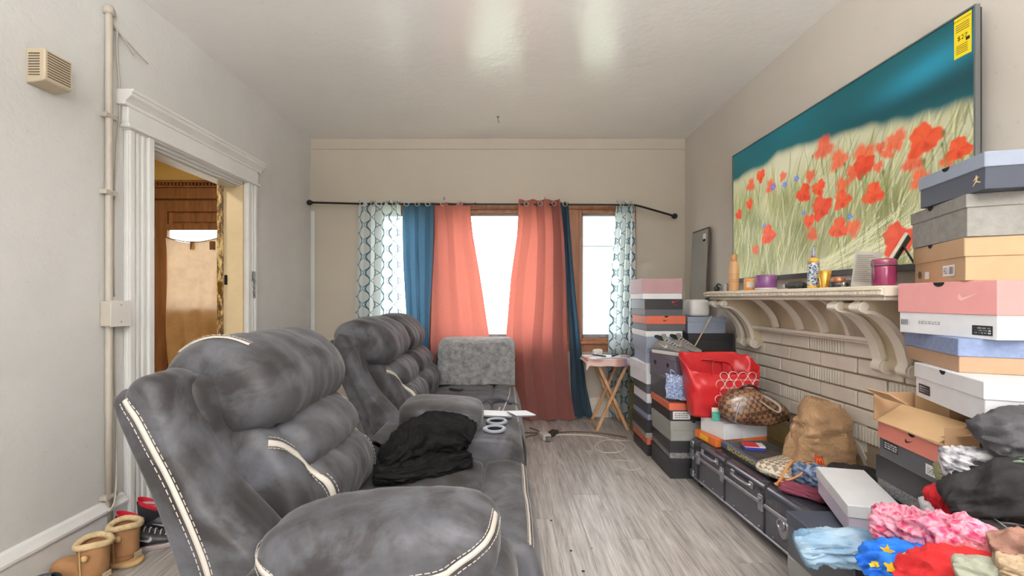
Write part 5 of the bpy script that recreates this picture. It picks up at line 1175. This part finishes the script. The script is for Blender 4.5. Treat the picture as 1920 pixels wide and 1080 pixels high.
# ---- red tote with white rings
m_red = mat('tote_red', C(190,40,44), .36, .08, 8); m_redi = mat('tote_red_inside', C(170,30,36), .5)
tt = root('red_tote', 'red shopping tote with white interlocked rings on the white carton', 'tote bag', (1.305, 2.672, TW+.002))
def tote_pt(a, v):
    # a = angle param around rounded rectangle, v = height 0..1
    w_ = .165+.068*v**.8; d_ = .058+.022*v
    ca, sa = math.cos(a), math.sin(a); x = w_*sgnp(ca, .35); y = d_*sgnp(sa, .5)
    top = .335+.045*sa-.015*ca-(.035*(1-abs(ca)) if sa < 0 else 0)+.012*noise.noise(Vector((ca*3, sa*3, 5)))
    n_ = noise.noise(Vector((x*11, y*14, v*3.5+2)))*.014*(.3+v)+.009*v*(1-2.5*abs(noise.noise(Vector((x*10+v*2, y*12, v*1.1+8)))))
    return Vector((x+n_+.008*math.sin(v*3), y+n_*.8-(.02*math.sin(v*math.pi))*(1 if sa < 0 else .2), v*top+.006*math.sin(a*3)*v))
V = [tote_pt(2*math.pi*i/72, j/22) for j in range(23) for i in range(72)]
F = [(j*72+i, j*72+(i+1) % 72, (j+1)*72+(i+1) % 72, (j+1)*72+i) for j in range(22) for i in range(72)]+[tuple(range(71,-1,-1))]
o = obj('bag_body', (V, F), m_red, tt, smooth=True); solid(o, .003)
def fronty(x, z_):
    v = min(1, z_/.305); best = min((tote_pt(math.pi+math.pi*k/60, v) for k in range(61)), key=lambda p: abs(p.x-x)); return best.y
m_ringw = mat('tote_print_white', C(240,226,220), .5)
k_ = 0
for rw in range(4):
    for cl_ in range(5):
        cx_ = -.030+cl_*.056+(.028 if rw % 2 else 0); cz_ = .115+rw*.046; pr = []
        if cx_ > .20: continue
        rg_ = random.Random(k_); k_ += 1; rr = .024+.004*rg_.random()
        for q in range(24):
            a = 2*math.pi*q/24; x, z_ = cx_+rr*math.cos(a), cz_+rr*.92*math.sin(a); pr.append((x, fronty(x, z_)-.0035, z_))
        obj('ring_print', tube(pr, .0034, 6, True, ru=.0016), m_ringw, tt, smooth=True)
for y0, s in ((-.07, 1), (.07, -1)):
    obj('tote_handle', tube(cr([(-.07, y0*1.1, .26), (-.065, y0*1.05, .33), (-.02, y0*.7, .335), (.05, y0*.8, .32), (.07, y0*1.1, .26)], 6), .011, 8, ru=.003), m_red, tt, smooth=True)
# ---- brown checked handbag
def checker(name, c0, c1, s, rough=.45):
    t = NT(name); v = t.coord('Object', (1,1,1), rot=(.3, .2, .78)); ck = t.add('ShaderNodeTexChecker'); ck.inputs['Scale'].default_value = s; ck.inputs[1].default_value = (*c0, 1); ck.inputs[2].default_value = (*c1, 1)
    t.link(v, ck.inputs[0]); t.link(ck.outputs[0], t.b.inputs['Base Color']); t.b.inputs['Roughness'].default_value = rough; t.b.inputs['Coat Weight'].default_value = .25; return t.m
m_dam = checker('brown_check_canvas', C(70,48,38), C(134,100,72), 46, .32); m_dame = checker('cream_check_canvas', C(222,212,194), C(142,126,108), 50, .4)
m_bt = mat('bag_trim_brown', C(50,34,28), .4)
hbz = TW+.001
hb_ = root('checked_handbag', 'brown checked dome handbag slumped on the white carton', 'handbag', (1.415, 2.475, hbz), R(-6))
def hbag(u, v):
    a = math.pi*v; th = 2*math.pi*u; x = .185*sgnp(math.cos(th), .8)*math.sin(a)**.55 if 0 < v < 1 else 0
    y = .085*sgnp(math.sin(th), .8)*math.sin(a)**.5 if 0 < v < 1 else 0
    z_ = .10-.10*math.cos(a); z_ = z_*(1-.35*max(0, x)/.18)
    n_ = noise.noise(Vector((x*9, y*9, z_*9+4)))*.014
    return (x+n_, y+n_, max(0, z_+n_*.6*(z_ > .01)))
obj('bag_body', grid(hbag, 48, 24), m_dam, hb_, smooth=True)
obj('bag_piping', merge(tube(cr([(-.15,-.03,.03),(-.155,-.04,.09),(-.12,-.03,.165),(-.07,.0,.197)], 6), .006, 8), tube(cr([(.17,-.03,.03),(.165,-.035,.07),(.14,-.02,.115),(.10,.0,.15)], 6), .006, 8)), m_bt, hb_, smooth=True)
obj('zip_flap', tube(cr([(-.13,-.075,.03),(-.125,-.08,.08),(-.10,-.066,.14),(-.075,-.04,.182)], 6), .009, 8, ru=.003), mat('zip_silver', C(170,166,172), .35, metal=.5), hb_, smooth=True)
obj('bag_strap', tube(cr([(-.0,-.075,.15),(.03,-.11,.125),(.075,-.115,.10),(.09,-.105,.125),(.06,-.085,.155),(.015,-.05,.18)], 6), .007, 8, ru=.004), mat('strap_grey', C(150,140,132), .4), hb_, smooth=True)
obj('bag_handle', tube(cr([(-.08,0,.19),(-.05,-.02,.222),(.0,-.01,.215),(.04,.01,.18)], 6), .008, 8), m_bt, hb_, smooth=True)
# ---- cream checked pouch with tan strap
cp_ = root('cream_pouch', 'cream checked zip pouch with tan leather strap on the trunk', 'pouch', (1.36, 2.09, TZ+.001), R(24))
obj('pouch_body', pad((0,0,.039), (.14,.092,.038), .7, .45, 44, 18, .003, 12, 3), m_dame, cp_, smooth=True)
obj('pouch_edge', tube([(.138*sgnp(math.cos(a), .45), .090*sgnp(math.sin(a), .45), .041) for a in [2*math.pi*k/40 for k in range(40)]], .004, 6, True), mat('pouch_edge_cream', C(226,218,200), .4), cp_, smooth=True)
m_tan = mat('strap_tan', C(190,126,64), .45)
for k, (q0, q1) in enumerate((((1.37,2.03,.385),(1.285,1.99,.365)), ((1.40,1.96,.40),(1.31,1.935,.365)))):
    one(obj('leather_strap', tube(cr([q0, ((q0[0]+q1[0])/2, (q0[1]+q1[1])/2, q0[2]+.012), q1, (1.235, 1.962-.012*k, .325), (1.212, 1.952-.012*k, .318)], 6), .006, 8, ru=.0035), m_tan, smooth=True), 'tan leather strap looped nearest the cream pouch' if k == 0 else 'tan leather strap looped nearest the maroon cloth', 'strap', 'tan straps on the trunk')
# ---- paper bag with red logo square
t = NT('brown_paper'); v = t.coord('Object'); f = t.noise(v, 7, 5, .6, 1.5); t.link(t.ramp(f, [(.3, C(164,128,92)), (.7, C(196,160,122))]), t.b.inputs['Base Color']); t.b.inputs['Roughness'].default_value = .75; t.bump(t.noise(v, 24, 5, .65, 1.6), .8, .03)
pbg = root('paper_bag', 'crumpled brown paper takeaway bag with red logo standing on the trunk', 'paper bag', (1.515, 2.115, TZ+.001), R(-4))
def pbag(a, v):
    xl, xr = -.140+.118*v**1.15, .136-.035*v**2+.022*math.exp(-((v-.78)/.12)**2); d_ = .082-.050*v**1.2
    ca, sa = sgnp(math.cos(a), .30), sgnp(math.sin(a), .30)
    x = (xl+xr)/2+(xr-xl)/2*ca; y = d_*sa+.01*v
    q = Vector((x*8, y*8, v*3.2)); n1 = noise.noise(q+Vector((3,1,0))); n2 = 1-2.4*abs(noise.noise(q*1.7+Vector((0,4,n1)))); n3 = 1-2.4*abs(noise.noise(Vector((x*26, y*26, v*4+7))))
    d = (.012*n1+.013*n2+.011*n3*(.25+.75*v))*min(1, v*8)
    return Vector((x+d*math.cos(a), y+d*math.sin(a)*1.3, v*(.372-.035*(x-xl)/max(.02, xr-xl))+.006*n3*(v > .9)))
n = 88; m_ = 40
V = [pbag(2*math.pi*i/n, j/m_) for j in range(m_+1) for i in range(n)]; F = [(j*n+i, j*n+(i+1) % n, (j+1)*n+(i+1) % n, (j+1)*n+i) for j in range(m_) for i in range(n)]+[tuple(range(n-1,-1,-1))]
solid(obj('bag_body', (V, F), t.m, pbg, smooth=True), .0015)
def bag_front(x, z_): 
    ps = [pbag(math.pi+math.pi*k/80, z_/.37) for k in range(81)]; return min((p for p in ps if p.y < .02), key=lambda p: abs(p.x-x)).y
def bag_patch(x0, x1, z0, z1, off, nn=6): return grid(lambda u, v: (x0+(x1-x0)*u, bag_front(x0+(x1-x0)*u, z0+(z1-z0)*v)-off, z0+(z1-z0)*v), nn, nn)
obj('logo_square', bag_patch(-.055, -.018, .075, .112, .003), mat('logo_red_orange', C(190,44,20), .6), pbg)
for s in (0, 1):
    P = [(-.0495+s*.0125+.0065*(1-math.cos(a)), 0, .081+.021*math.sin(a)) for a in [math.pi*k/12 for k in range(13)]]
    obj('logo_arch', tube([(x, bag_front(x, z_)-.0045, z_) for x, _, z_ in P], .0016, 6), mat('logo_yellow', C(240,150,30), .6), pbg)
obj('small_print', bag_patch(.085, .105, .02, .028, .003, 2), mat('logo_red_orange', C(190,44,20), .6), pbg)

# ================================================================== CLOTH HEAPS
def clothmat(name, c, var=.12, vs=9, bump=.35, bs=160, rough=.85, sheen=0): return mat(name, c, rough, var, vs, bump, bs, sheen=sheen)
def cloth(name, label, cat, pts, ra, rb, m, seed, amp=.013, k=6, flat=None, group=None, nn=84, wf=11):
    return one(obj(name, bundle(pts, ra, rb, nn, seed, amp*1.2, k, wf, 2.2, 16, .3, flat), m, smooth=True), label, cat, group)
def printmat(name, base, stops, scale, rough=.85):
    t = NT(name); v = t.coord('Object'); f = t.noise(v, scale, 3, .5, .4); t.link(t.ramp(f, stops, 'LINEAR'), t.b.inputs['Base Color']); t.b.inputs['Roughness'].default_value = rough; t.bump(t.noise(v, 170, 2), .3, .002); return t.m
m_acid = printmat('acid_wash_denim', None, [(.38, C(40,50,74)), (.52, C(84,100,130)), (.62, C(140,154,178))], 42)
m_jean = printmat('light_jeans', None, [(.35, C(86,124,156)), (.55, C(124,160,190)), (.7, C(170,196,216))], 7)
cloth('denim_garment', 'mottled dark blue denim garment under the paper bag', 'garment', [(1.325,2.00,.345),(1.375,1.955,.35),(1.42,1.90,.34)], [.045,.06,.045], [.04,.046,.04], m_acid, 2, .010, 5, TZ+.001)
cloth('maroon_cloth', 'maroon crumpled cloth lying over the near end of the trunk', 'cloth', [(1.235,1.955,.31),(1.29,1.90,.315),(1.345,1.84,.315),(1.38,1.80,.312)], [.035,.045,.05,.03], [.012,.014,.016,.012], clothmat('maroon', C(112,48,66)), 4, .008, 5, TZ+.001)
cloth('black_duffel', 'black soft bag slumped on the trunk behind the white shoe box', 'bag', [(1.48,1.99,.345),(1.54,1.90,.355),(1.60,1.81,.35)], [.06,.085,.07], [.04,.052,.045], clothmat('duffel_black', C(36,34,36), .2, rough=.6), 7, .010, 4, TZ+.001)
# boxes in front of the trunk end
GE = 'shoe boxes at the near end of the trunk'
shoebox('pale grey shoe box on the floor at the near trunk end', (1.225, 1.52), 0, .32, .25, .16, R(2), 'grey', 'grey', .05, GE)
shoebox('dark grey shoe box at the near trunk end under the white one', (1.225, 1.52), .1606, .33, .26, .165, R(-1), 'dkgrey', 'navy', .05, GE)
wt = shoebox('white shoe box with lilac end lying tilted by the trunk', (1.315, 1.625), .344, .30, .155, .108, R(-19), 'lilac', 'white', .045, GE, tilt=(R(4.0), R(-2)), decals=[('size_label','N',.01,.03,rectp(.07,.03),B['lilac']),('label_print','N',.01,.03,textlines(.06,.024,31,4),B['mauve'])])
# carton that carries the heap of clothes
ct = root('clothes_carton', 'plain brown carton beneath the heap of clothes', 'carton', (1.30, .96, 0)); obj('carton_body', box(-.30, .34, -.24, .20, 0, .42), B['kraft'], ct, bevel=.003); obj('carton_flap', xf(box(-.30, .34, -.10, 0, -.002, .002), TR((0,-.24,.42), (R(40),0,0))), B['kraft'], ct)
GF = 'heap of clothes in the front right corner'
cloth('blue_jeans', 'light blue denim jeans lying at the left edge of the clothes heap', 'jeans', [(.945,1.40,.335),(1.01,1.38,.36),(1.10,1.345,.38),(1.20,1.29,.385),(1.26,1.2,.385)], [.032,.050,.062,.065,.05], [.034,.040,.042,.042,.04], m_jean, 3, .012, 5, None, GF)
jn = bpy.data.objects['blue_jeans']
jsn = snapper(([tuple(v.co) for v in jn.data.vertices], [tuple(p.vertices) for p in jn.data.polygons]))
for off in ((0,-.045,.03), (0,-.05,.012)):
    P, Nn = jsn([Vector(p)+Vector(off) for p in cr([(.955,1.40,.335),(1.01,1.38,.36),(1.10,1.345,.38),(1.19,1.295,.385)], 8)])
    obj('jeans_seam', tube([Vector(a)+Vector(b_)*.001 for a, b_ in zip(P, Nn)], .0018, 5), mat('denim_seam', C(74,102,130), .8), jn, smooth=True)
m_star = clothmat('blanket_blue', C(30,110,214), .2, 6, .5, 120)
sb = root('star_blanket', 'bright blue blanket with yellow stars between jeans and red cloth', 'blanket', (1.12, 1.2, .37), group=GF)
V, F = bundle([(.985,1.185,.425),(1.012,1.13,.455),(1.06,1.09,.462),(1.11,1.06,.45)], [.038,.05,.05,.04], [.036,.054,.054,.045], 84, 6, .013, 5, 9, 2, 16, .35, .422)
bl_o = obj('blanket_cloth', (V, F), m_star, sb, smooth=True, world=True)
def star(r): return flat_poly([((r if k % 2 == 0 else r*.5)*math.sin(math.pi*k/5), (r if k % 2 == 0 else r*.5)*math.cos(math.pi*k/5)) for k in range(10)])
Vv = [Vector(v) for v in V]
m_sty = mat('star_yellow', C(244,190,30), .8)
sbv = snapper((V, F)).bv
for tx, tz in ((.985, .50), (.995, .455), (.955, .47), (1.035, .49)):
    d_ = Vector((tx, 1.12, tz))-Vector((0, 0, CAMH)); q, nr, _, _ = sbv.ray_cast(Vector((0, 0, CAMH)), d_.normalized())
    if q is None: continue
    o = obj('star', star(.016), m_sty, sb); o.location = q-Vector((1.12, 1.2, .37))+nr*.003; o.rotation_euler = nr.to_track_quat('Z', 'Y').to_euler(); solid(o, .008)
m_flor = printmat('pink_floral', None, [(.36, C(196,52,96)), (.44, C(226,120,150)), (.55, C(240,180,198)), (.68, C(214,84,124))], 46)
cloth('pink_floral_garment', 'pink floral printed garment rolled across the clothes heap', 'garment', [(1.085,1.275,.49),(1.11,1.21,.512),(1.12,1.13,.54),(1.115,1.06,.565),(1.13,1.0,.57)], [.035,.05,.05,.05,.04], [.034,.045,.045,.042,.035], m_flor, 5, .012, 5, None, GF)
cloth('rose_garment', 'dusty rose folded garment in front of the pink floral roll', 'garment', [(1.05,1.06,.525),(1.09,1.0,.54),(1.15,.955,.545)], [.03,.04,.035], [.026,.032,.028], clothmat('rose', C(196,112,116)), 8, .011, 5, None, GF)
cloth('red_fleece', 'bright red fleece garment at the bottom of the heap', 'garment', [(.985,1.07,.45),(1.02,1.01,.495),(1.07,.96,.515),(1.13,.91,.51)], [.035,.055,.06,.05], [.035,.052,.055,.045], clothmat('red_fleece', C(196,34,38), .1, 6), 9, .011, 4, .422, GF)
cloth('white_shirt', 'small white crumpled shirt behind the pink floral roll', 'shirt', [(1.245,1.295,.515),(1.295,1.265,.53),(1.35,1.235,.525)], [.032,.042,.03], [.024,.034,.026], clothmat('white_cotton', C(226,222,228), .05), 10, .010, 6, None, GF)
cloth('red_knit_scarf', 'red knitted scarf hanging against the dark shoe boxes', 'scarf', [(1.255,1.262,.605),(1.275,1.25,.56),(1.295,1.235,.52),(1.33,1.20,.495)], [.03,.036,.034,.03], [.024,.034,.036,.03], clothmat('red_knit', C(206,36,46), .15, 30, .8, 240), 11, .008, 7, None, GF)
m_bd = clothmat('black_denim', C(26,25,27), .3, 12)
bj = root('black_denim_jacket', 'black denim jacket thrown on top of the clothes heap', 'jacket', (1.30, 1.10, .5), group=GF)
obj('jacket_body', bundle([(1.225,1.195,.575),(1.265,1.16,.61),(1.32,1.115,.645),(1.40,1.07,.655),(1.48,1.02,.64)], [.035,.06,.08,.09,.08], [.03,.062,.08,.085,.07], 96, 12, .022, 5, 8, 2.2, 18, .3), m_bd, bj, smooth=True, world=True)
obj('jacket_pocket', bundle([(1.215,1.155,.552),(1.25,1.115,.566),(1.29,1.08,.57)], [.04,.05,.045], [.022,.03,.028], 30, 14, .006, 4, 9), m_bd, bj, smooth=True, world=True)
m_seam = mat('grey_seam', C(130,128,128), .7)
obj('jacket_seam', tube(cr([(1.205,1.115,.58),(1.245,1.075,.595),(1.285,1.04,.60)], 6), .0022, 5), m_seam, bj, smooth=True, world=True)
obj('jacket_seam', tube(cr([(1.225,1.09,.60),(1.245,1.06,.575),(1.265,1.045,.55)], 6), .0022, 5), m_seam, bj, smooth=True, world=True)
cloth('olive_sweater', 'olive green cloth tucked behind the grey patterned top', 'garment', [(1.25,1.262,.648),(1.30,1.235,.65),(1.36,1.21,.65)], [.03,.04,.03], [.022,.03,.022], clothmat('olive', C(140,142,104)), 16, .008, 5, None, GF)
cloth('patterned_top', 'pale grey patterned top stuffed above the black jacket', 'garment', [(1.235,1.235,.685),(1.275,1.205,.69),(1.33,1.17,.70)], [.03,.04,.035], [.028,.034,.028], printmat('grey_camo', None, [(.40, C(110,110,118)), (.52, C(196,194,198)), (.65, C(226,224,226))], 34), 17, .010, 5, None, GF)
cloth('green_grey_shirt', 'grey green shirt folded over the black denim jacket', 'shirt', [(1.30,1.155,.735),(1.36,1.12,.748),(1.44,1.08,.75)], [.04,.07,.07], [.016,.022,.022], clothmat('green_grey', C(120,136,118)), 18, .009, 5, None, GF)
cloth('charcoal_hoodie', 'charcoal grey hoodie on the very top of the clothes heap', 'hoodie', [(1.275,1.165,.765),(1.33,1.135,.80),(1.42,1.10,.81)], [.04,.065,.06], [.035,.055,.05], clothmat('charcoal_fleece', C(66,66,70), .15, 10, .6), 19, .011, 4, None, GF)
cloth('brown_fleece', 'soft brown fleece garment at the right of the heap', 'garment', [(1.075,.96,.585),(1.12,.92,.60),(1.2,.88,.595)], [.035,.05,.05], [.034,.046,.046], clothmat('brown_fleece', C(142,104,90), .1, 7, .5), 20, .010, 4, None, GF)
cloth('sage_sweatshirt', 'sage grey sweatshirt at the bottom edge of the heap', 'garment', [(.965,.935,.565),(1.01,.895,.58),(1.05,.865,.58)], [.025,.036,.03], [.022,.028,.025], clothmat('sage', C(150,152,136), .1, 8, .5), 21, .006, 4, None, GF)
cloth('beige_ribbed_knit', 'beige ribbed knit garment in the bottom right of the heap', 'garment', [(.995,.88,.60),(1.04,.85,.607),(1.09,.82,.60)], [.025,.03,.03], [.018,.022,.02], clothmat('beige_knit', C(166,144,118), .2, 20), 22, .010, 9, None, GF)

# ================================================================== SHOES by the left wall
m_ugg = mat('boot_tan_suede', C(156,114,76), .85, .18, 8, .3, 120); m_fur = mat('boot_fleece', C(204,180,140), .95, .25, 40, 1.0, 90); m_usole = mat('boot_sole', C(196,162,112), .7)
def boot(label, loc, rz, s=1.0):
    r = root('ankle_boot', label, 'boot', loc, rz, 'pair of tan boots by the left wall')
    prof = [(.025,.046,.05),(.075,.044,.047),(.12,.045,.047),(.165,.05,.052)]
    V, F, n = [], [], 24
    for z_, rx, ry in prof:
        for k in range(n):
            a = 2*math.pi*k/n; V.append((rx*math.cos(a)*s, (.03+ry*1.15*math.sin(a))*s, (z_+.006*math.sin(a*2))*s))
    for i in range(len(prof)-1):
        for k in range(n): F.append((i*n+k, i*n+(k+1) % n, (i+1)*n+(k+1) % n, (i+1)*n+k))
    F += [tuple(range(n-1,-1,-1))]
    o = obj('shaft', (V, F), m_ugg, r, smooth=True, sub=1); 
    obj('foot', pad((0, -.045*s, .045*s), (.047*s, .115*s, .046*s), .7, .8, 28, 14, .004, 14, 3), m_ugg, r, smooth=True)
    obj('sole', pad((0, -.028*s, .011*s), (.051*s, .135*s, .011*s), .3, .75, 28, 8), m_usole, r, smooth=True)
    obj('fleece_cuff', tube([(.048*math.cos(a)*s, (.03+.057*math.sin(a))*s, (.166+.006*math.sin(2*a))*s) for a in [2*math.pi*k/26 for k in range(26)]], .0125*s, 8, True), m_fur, r, smooth=True)
    obj('fleece_lining', pad((0,.03*s,.132*s), (.044*s,.052*s,.014*s), .8, 1, 26, 10, .006, 60, 2), mat('boot_lining', C(140,106,68), .95, .3, 40, 1.0, 90), r, smooth=True)
    obj('heel_label', xf(box(-.016*s,.016*s,-.001,.001,0,.02*s), TR((0,.0915*s,.035*s), (0,0,0))), mat('boot_label', C(206,190,166), .6), r)
    MX = Matrix(((-1,0,0,0),(0,0,1,.0932*s),(0,1,0,.045*s),(0,0,0,1))); obj('label_print', xf(text_vf('UGG', .013*s), MX), mat('boot_label_ink', C(96,70,46), .6), r)
    obj('side_seam', tube(cr([(.046*s,.03*s,.03*s),(.0475*s,.028*s,.09*s),(.051*s,.03*s,.16*s)], 5), .0025*s, 5), m_usole, r, smooth=True)
    obj('button', pad((.052*s,.055*s,.13*s), (.008*s,.012*s,.012*s), .8, .8, 12, 8), m_usole, r, smooth=True)
    return r
boot('tan fleece lined ankle boot nearest the camera by the baseboard', (-1.69, 1.76, 0), R(-100), 1.02); boot('tan fleece lined ankle boot behind the other boot by the wall', (-1.685, 1.895, 0), R(-96), 1.02)
m_jb = mat('trainer_black', C(44,46,50), .5, .3, 30); m_jr = mat('trainer_lining_red', C(200,26,50), .6); m_js = mat('trainer_sole', C(176,160,160), .5); m_jw = mat('trainer_lace', C(196,196,200), .6)
for lb, loc, rz in (('black high top sneaker with red lining next to the boots', (-1.635, 2.015, 0), R(118)), ('black high top sneaker with red lining nearest the doorway', (-1.655, 2.15, 0), R(116))):
    r = sneaker(lb, loc, rz, m_jb, m_js, m_jr, m_jw, 'black and red sneakers by the doorway', .92, 1.0)
    obj('ankle_collar', grid(lambda u, v: ((.030+.008*v)*math.cos(2*math.pi*u)*.92, (.085+(.046+.008*v)*math.sin(2*math.pi*u))*.92, (.09+.085*v+.034*math.sin(2*math.pi*u))*.92), 24, 4), m_jr, r, smooth=True)
    obj('ankle_padding', grid(lambda u, v: ((.036+.006*v)*math.cos(2*math.pi*u)*.92, (.085+(.052+.006*v)*math.sin(2*math.pi*u))*.92, (.075+.080*v+.032*math.sin(2*math.pi*u))*.92), 24, 4), m_jb, r, smooth=True)
sl = root('grey_slide', 'grey rubber sandal leaning against the baseboard by the doorway', 'sandal', (-1.82, 1.99, .0), rot=(R(0), R(-70), R(-4)))
obj('sandal_sole', pad((.05,0,.012), (.05,.13,.011), .3, .8, 24, 8), mat('sandal_grey', C(118,124,136), .5), sl, smooth=True); obj('sandal_strap', tube(cr([(.005,-.02,.02),(.03,-.03,.05),(.07,-.03,.05),(.095,-.02,.02)], 6), .022, 10, ru=.004), mat('sandal_strap', C(140,146,160), .5), sl, smooth=True)
ds = root('black_sandal', 'black slide with grey strap and red edge at the bottom left', 'sandal', (-1.735, 1.64, 0), R(-70))
obj('sandal_sole', pad((0,0,.02), (.048,.13,.02), .3, .75, 24, 10), mat('slide_black', C(34,36,40), .5), ds, smooth=True); obj('sandal_strap', tube(cr([(-.052,-.02,.02),(-.045,-.025,.075),(0,-.03,.098),(.045,-.025,.075),(.052,-.02,.02)], 6), .05, 12, ru=.008), mat('slide_strap', C(70,76,84), .45), ds, smooth=True); obj('sandal_edge', ring((0,0,.022), .05, .004, 28, 6, rz=.004), mat('slide_red', C(190,40,54), .5), ds, smooth=True)
obj('strap_logo', xf(swoosh(.05), TR((.0,-.03,.1085), (0,0,R(90)))), mat('slide_logo', C(190,192,196), .5), ds)

# ================================================================== TRAY TABLE under the right window
m_tw = wood('tray_table_wood', C(176,128,88), C(214,170,126), .5, (20, 20, 3))
tb = root('tray_table', 'wooden folding tray table with crossed legs under the right window', 'table', (.935, 3.93, 0))
obj('table_top', box(-.22, .22, -.17, .15, .60, .618), m_tw, tb, bevel=.004)
for y in (-.14, .12):
    obj('leg', xf(box(-.013, .013, -.008, .008, -.335, .335), TR((0, y-.009, .305), (0, R(24.5), 0))), m_tw, tb, bevel=.002); obj('leg', xf(box(-.013, .013, -.008, .008, -.335, .335), TR((0, y+.009, .305), (0, R(-24.5), 0))), m_tw, tb, bevel=.002)
for x, z_ in ((-.13, .03), (.13, .03), (-.12, .575), (.12, .575)): obj('stretcher', xf(lathe([(.008,-.135),(.008,.115)], 10), TR((x, 0, z_), (R(-90), 0, 0))), m_tw, tb)
t = NT('quilted_print'); v = t.coord('Object'); f = t.noise(v, 5, 1, .4); t.link(t.ramp(f, [(.40, C(226,196,186)), (.46, C(190,140,124)), (.55, C(120,112,140)), (.62, C(226,220,226))]), t.b.inputs['Base Color']); t.b.inputs['Roughness'].default_value = .7
def tcl(u, v):
    x = -.235+.47*u; yy = -.19+.35*v; e = max(0, abs(x)-.222)+max(0, -.172-yy)
    z_ = .6205-(.055 if yy < -.172 else 0)*min(1, (-.172-yy)/.012 if yy < -.172 else 0)-(.03 if abs(x) > .223 else 0)
    return (x, yy, z_+.003*math.sin(u*19)*(e > 0))
tc_o = one(obj('table_cloth', grid(lambda u, v: (tcl(u, v)[0]+.935, tcl(u, v)[1]+3.93, tcl(u, v)[2]), 40, 36), t.m, smooth=True), 'small printed cloth covering the folding tray table', 'cloth'); solid(tc_o, .003, 1)
pz = .6245
pa = root('paper_pile', 'white paper sheets spread on the tray table', 'papers', (.92, 3.94, pz), R(12)); obj('sheet', box(-.12, .11, -.08, .07, 0, .003), m_pap, pa); obj('sheet', xf(box(-.10, .10, -.07, .07, .0035, .006), TR((.03,.01,0), (0,0,R(-20)))), m_pap, pa)
for nm, lb, loc, rz in (('black_pen', 'dark marker pen lying on papers left on the tray table', (.855, 3.90, pz+.0065), 40), ('dark_spoon', 'dark spoon lying on papers right on the tray table', (.985, 3.92, pz+.0065), -35)):
    r = root(nm, lb, 'utensil', loc, R(rz)); obj('shaft', xf(lathe([(.006,-.07),(.008,.03),(.006,.06)], 10), TR((0,0,.008), (R(90),0,0))), mat('pen_dark', C(54,56,60), .4), r, smooth=True); obj('tip', pad((0,.07,.009), (.013,.02,.007), .8, .9, 12, 8), mat('pen_dark', C(54,56,60), .4), r, smooth=True)
cloth('crumpled_tissue', 'crumpled white tissue at the back of the tray table', 'tissue', [(.82,4.02,pz+.022),(.86,4.03,pz+.028),(.90,4.02,pz+.022)], [.018,.026,.018], [.016,.024,.016], clothmat('tissue', C(228,220,214), .05), 30, .008, 5, pz+.001)

# ================================================================== CABLES on the floor
m_cw = mat('cord_white', C(206,196,186), .5); m_cb = mat('cord_brown', C(96,80,66), .6)
for lb, m, P, r in (('pale cord coiling on the floor in front of the tray table', m_cw, [(.30,3.62,.006),(.55,3.66,.006),(.80,3.60,.006),(.93,3.40,.006),(.86,3.25,.006),(.72,3.24,.006),(.70,3.38,.006),(.82,3.52,.006),(1.0,3.49,.006)], .0045),
    ('thin pale cord looped on the floor beside the tall box stack', m_cw, [(.90,3.06,.004),(.78,3.08,.004),(.76,2.98,.004),(.85,2.90,.004),(.95,2.96,.004),(.99,3.02,.004),(.985,2.86,.004),(.98,2.78,.004)], .0035),
    ('brown extension cord running along the window wall', m_cb, [(.12,3.72,.006),(.35,3.70,.006),(.6,3.74,.006),(.85,3.68,.006),(1.0,3.58,.006)], .006),
    ('dark cord trailing from the sofa to the power adapter', m_cb, [(.14,3.55,.006),(.20,3.62,.006),(.26,3.66,.006),(.29,3.75,.006),(.22,3.85,.006)], .006)):
    one(obj('charging_cable', tube(cr(P, 7), r, 6), m, smooth=True), lb, 'cord', 'cords on the floor under the window')
ad_ = root('power_adapter', 'white power adapter and plugs on the floor by the sofa', 'adapter', (.325, 3.56, 0), R(20)); obj('adapter_body', box(-.035, .035, -.05, .05, .001, .05), mat('adapter_white', C(196,192,186), .45), ad_, bevel=.008, seg=2); obj('plug', box(-.02, .02, -.085, -.05, .008, .04), mat('plug_grey', C(120,116,110), .5), ad_, bevel=.004)
a2 = root('black_adapter', 'black power brick lying behind the white adapter', 'adapter', (.40, 3.66, 0), R(-30)); obj('brick_body', box(-.03, .03, -.06, .06, .001, .035), mat('brick_black', C(58,52,48), .5), a2, bevel=.006, seg=2); obj('brick_lead', tube(cr([(0,.06,.015),(.02,.09,.01),(.0,.12,.006)], 5), .005, 6), m_cb, a2, smooth=True)
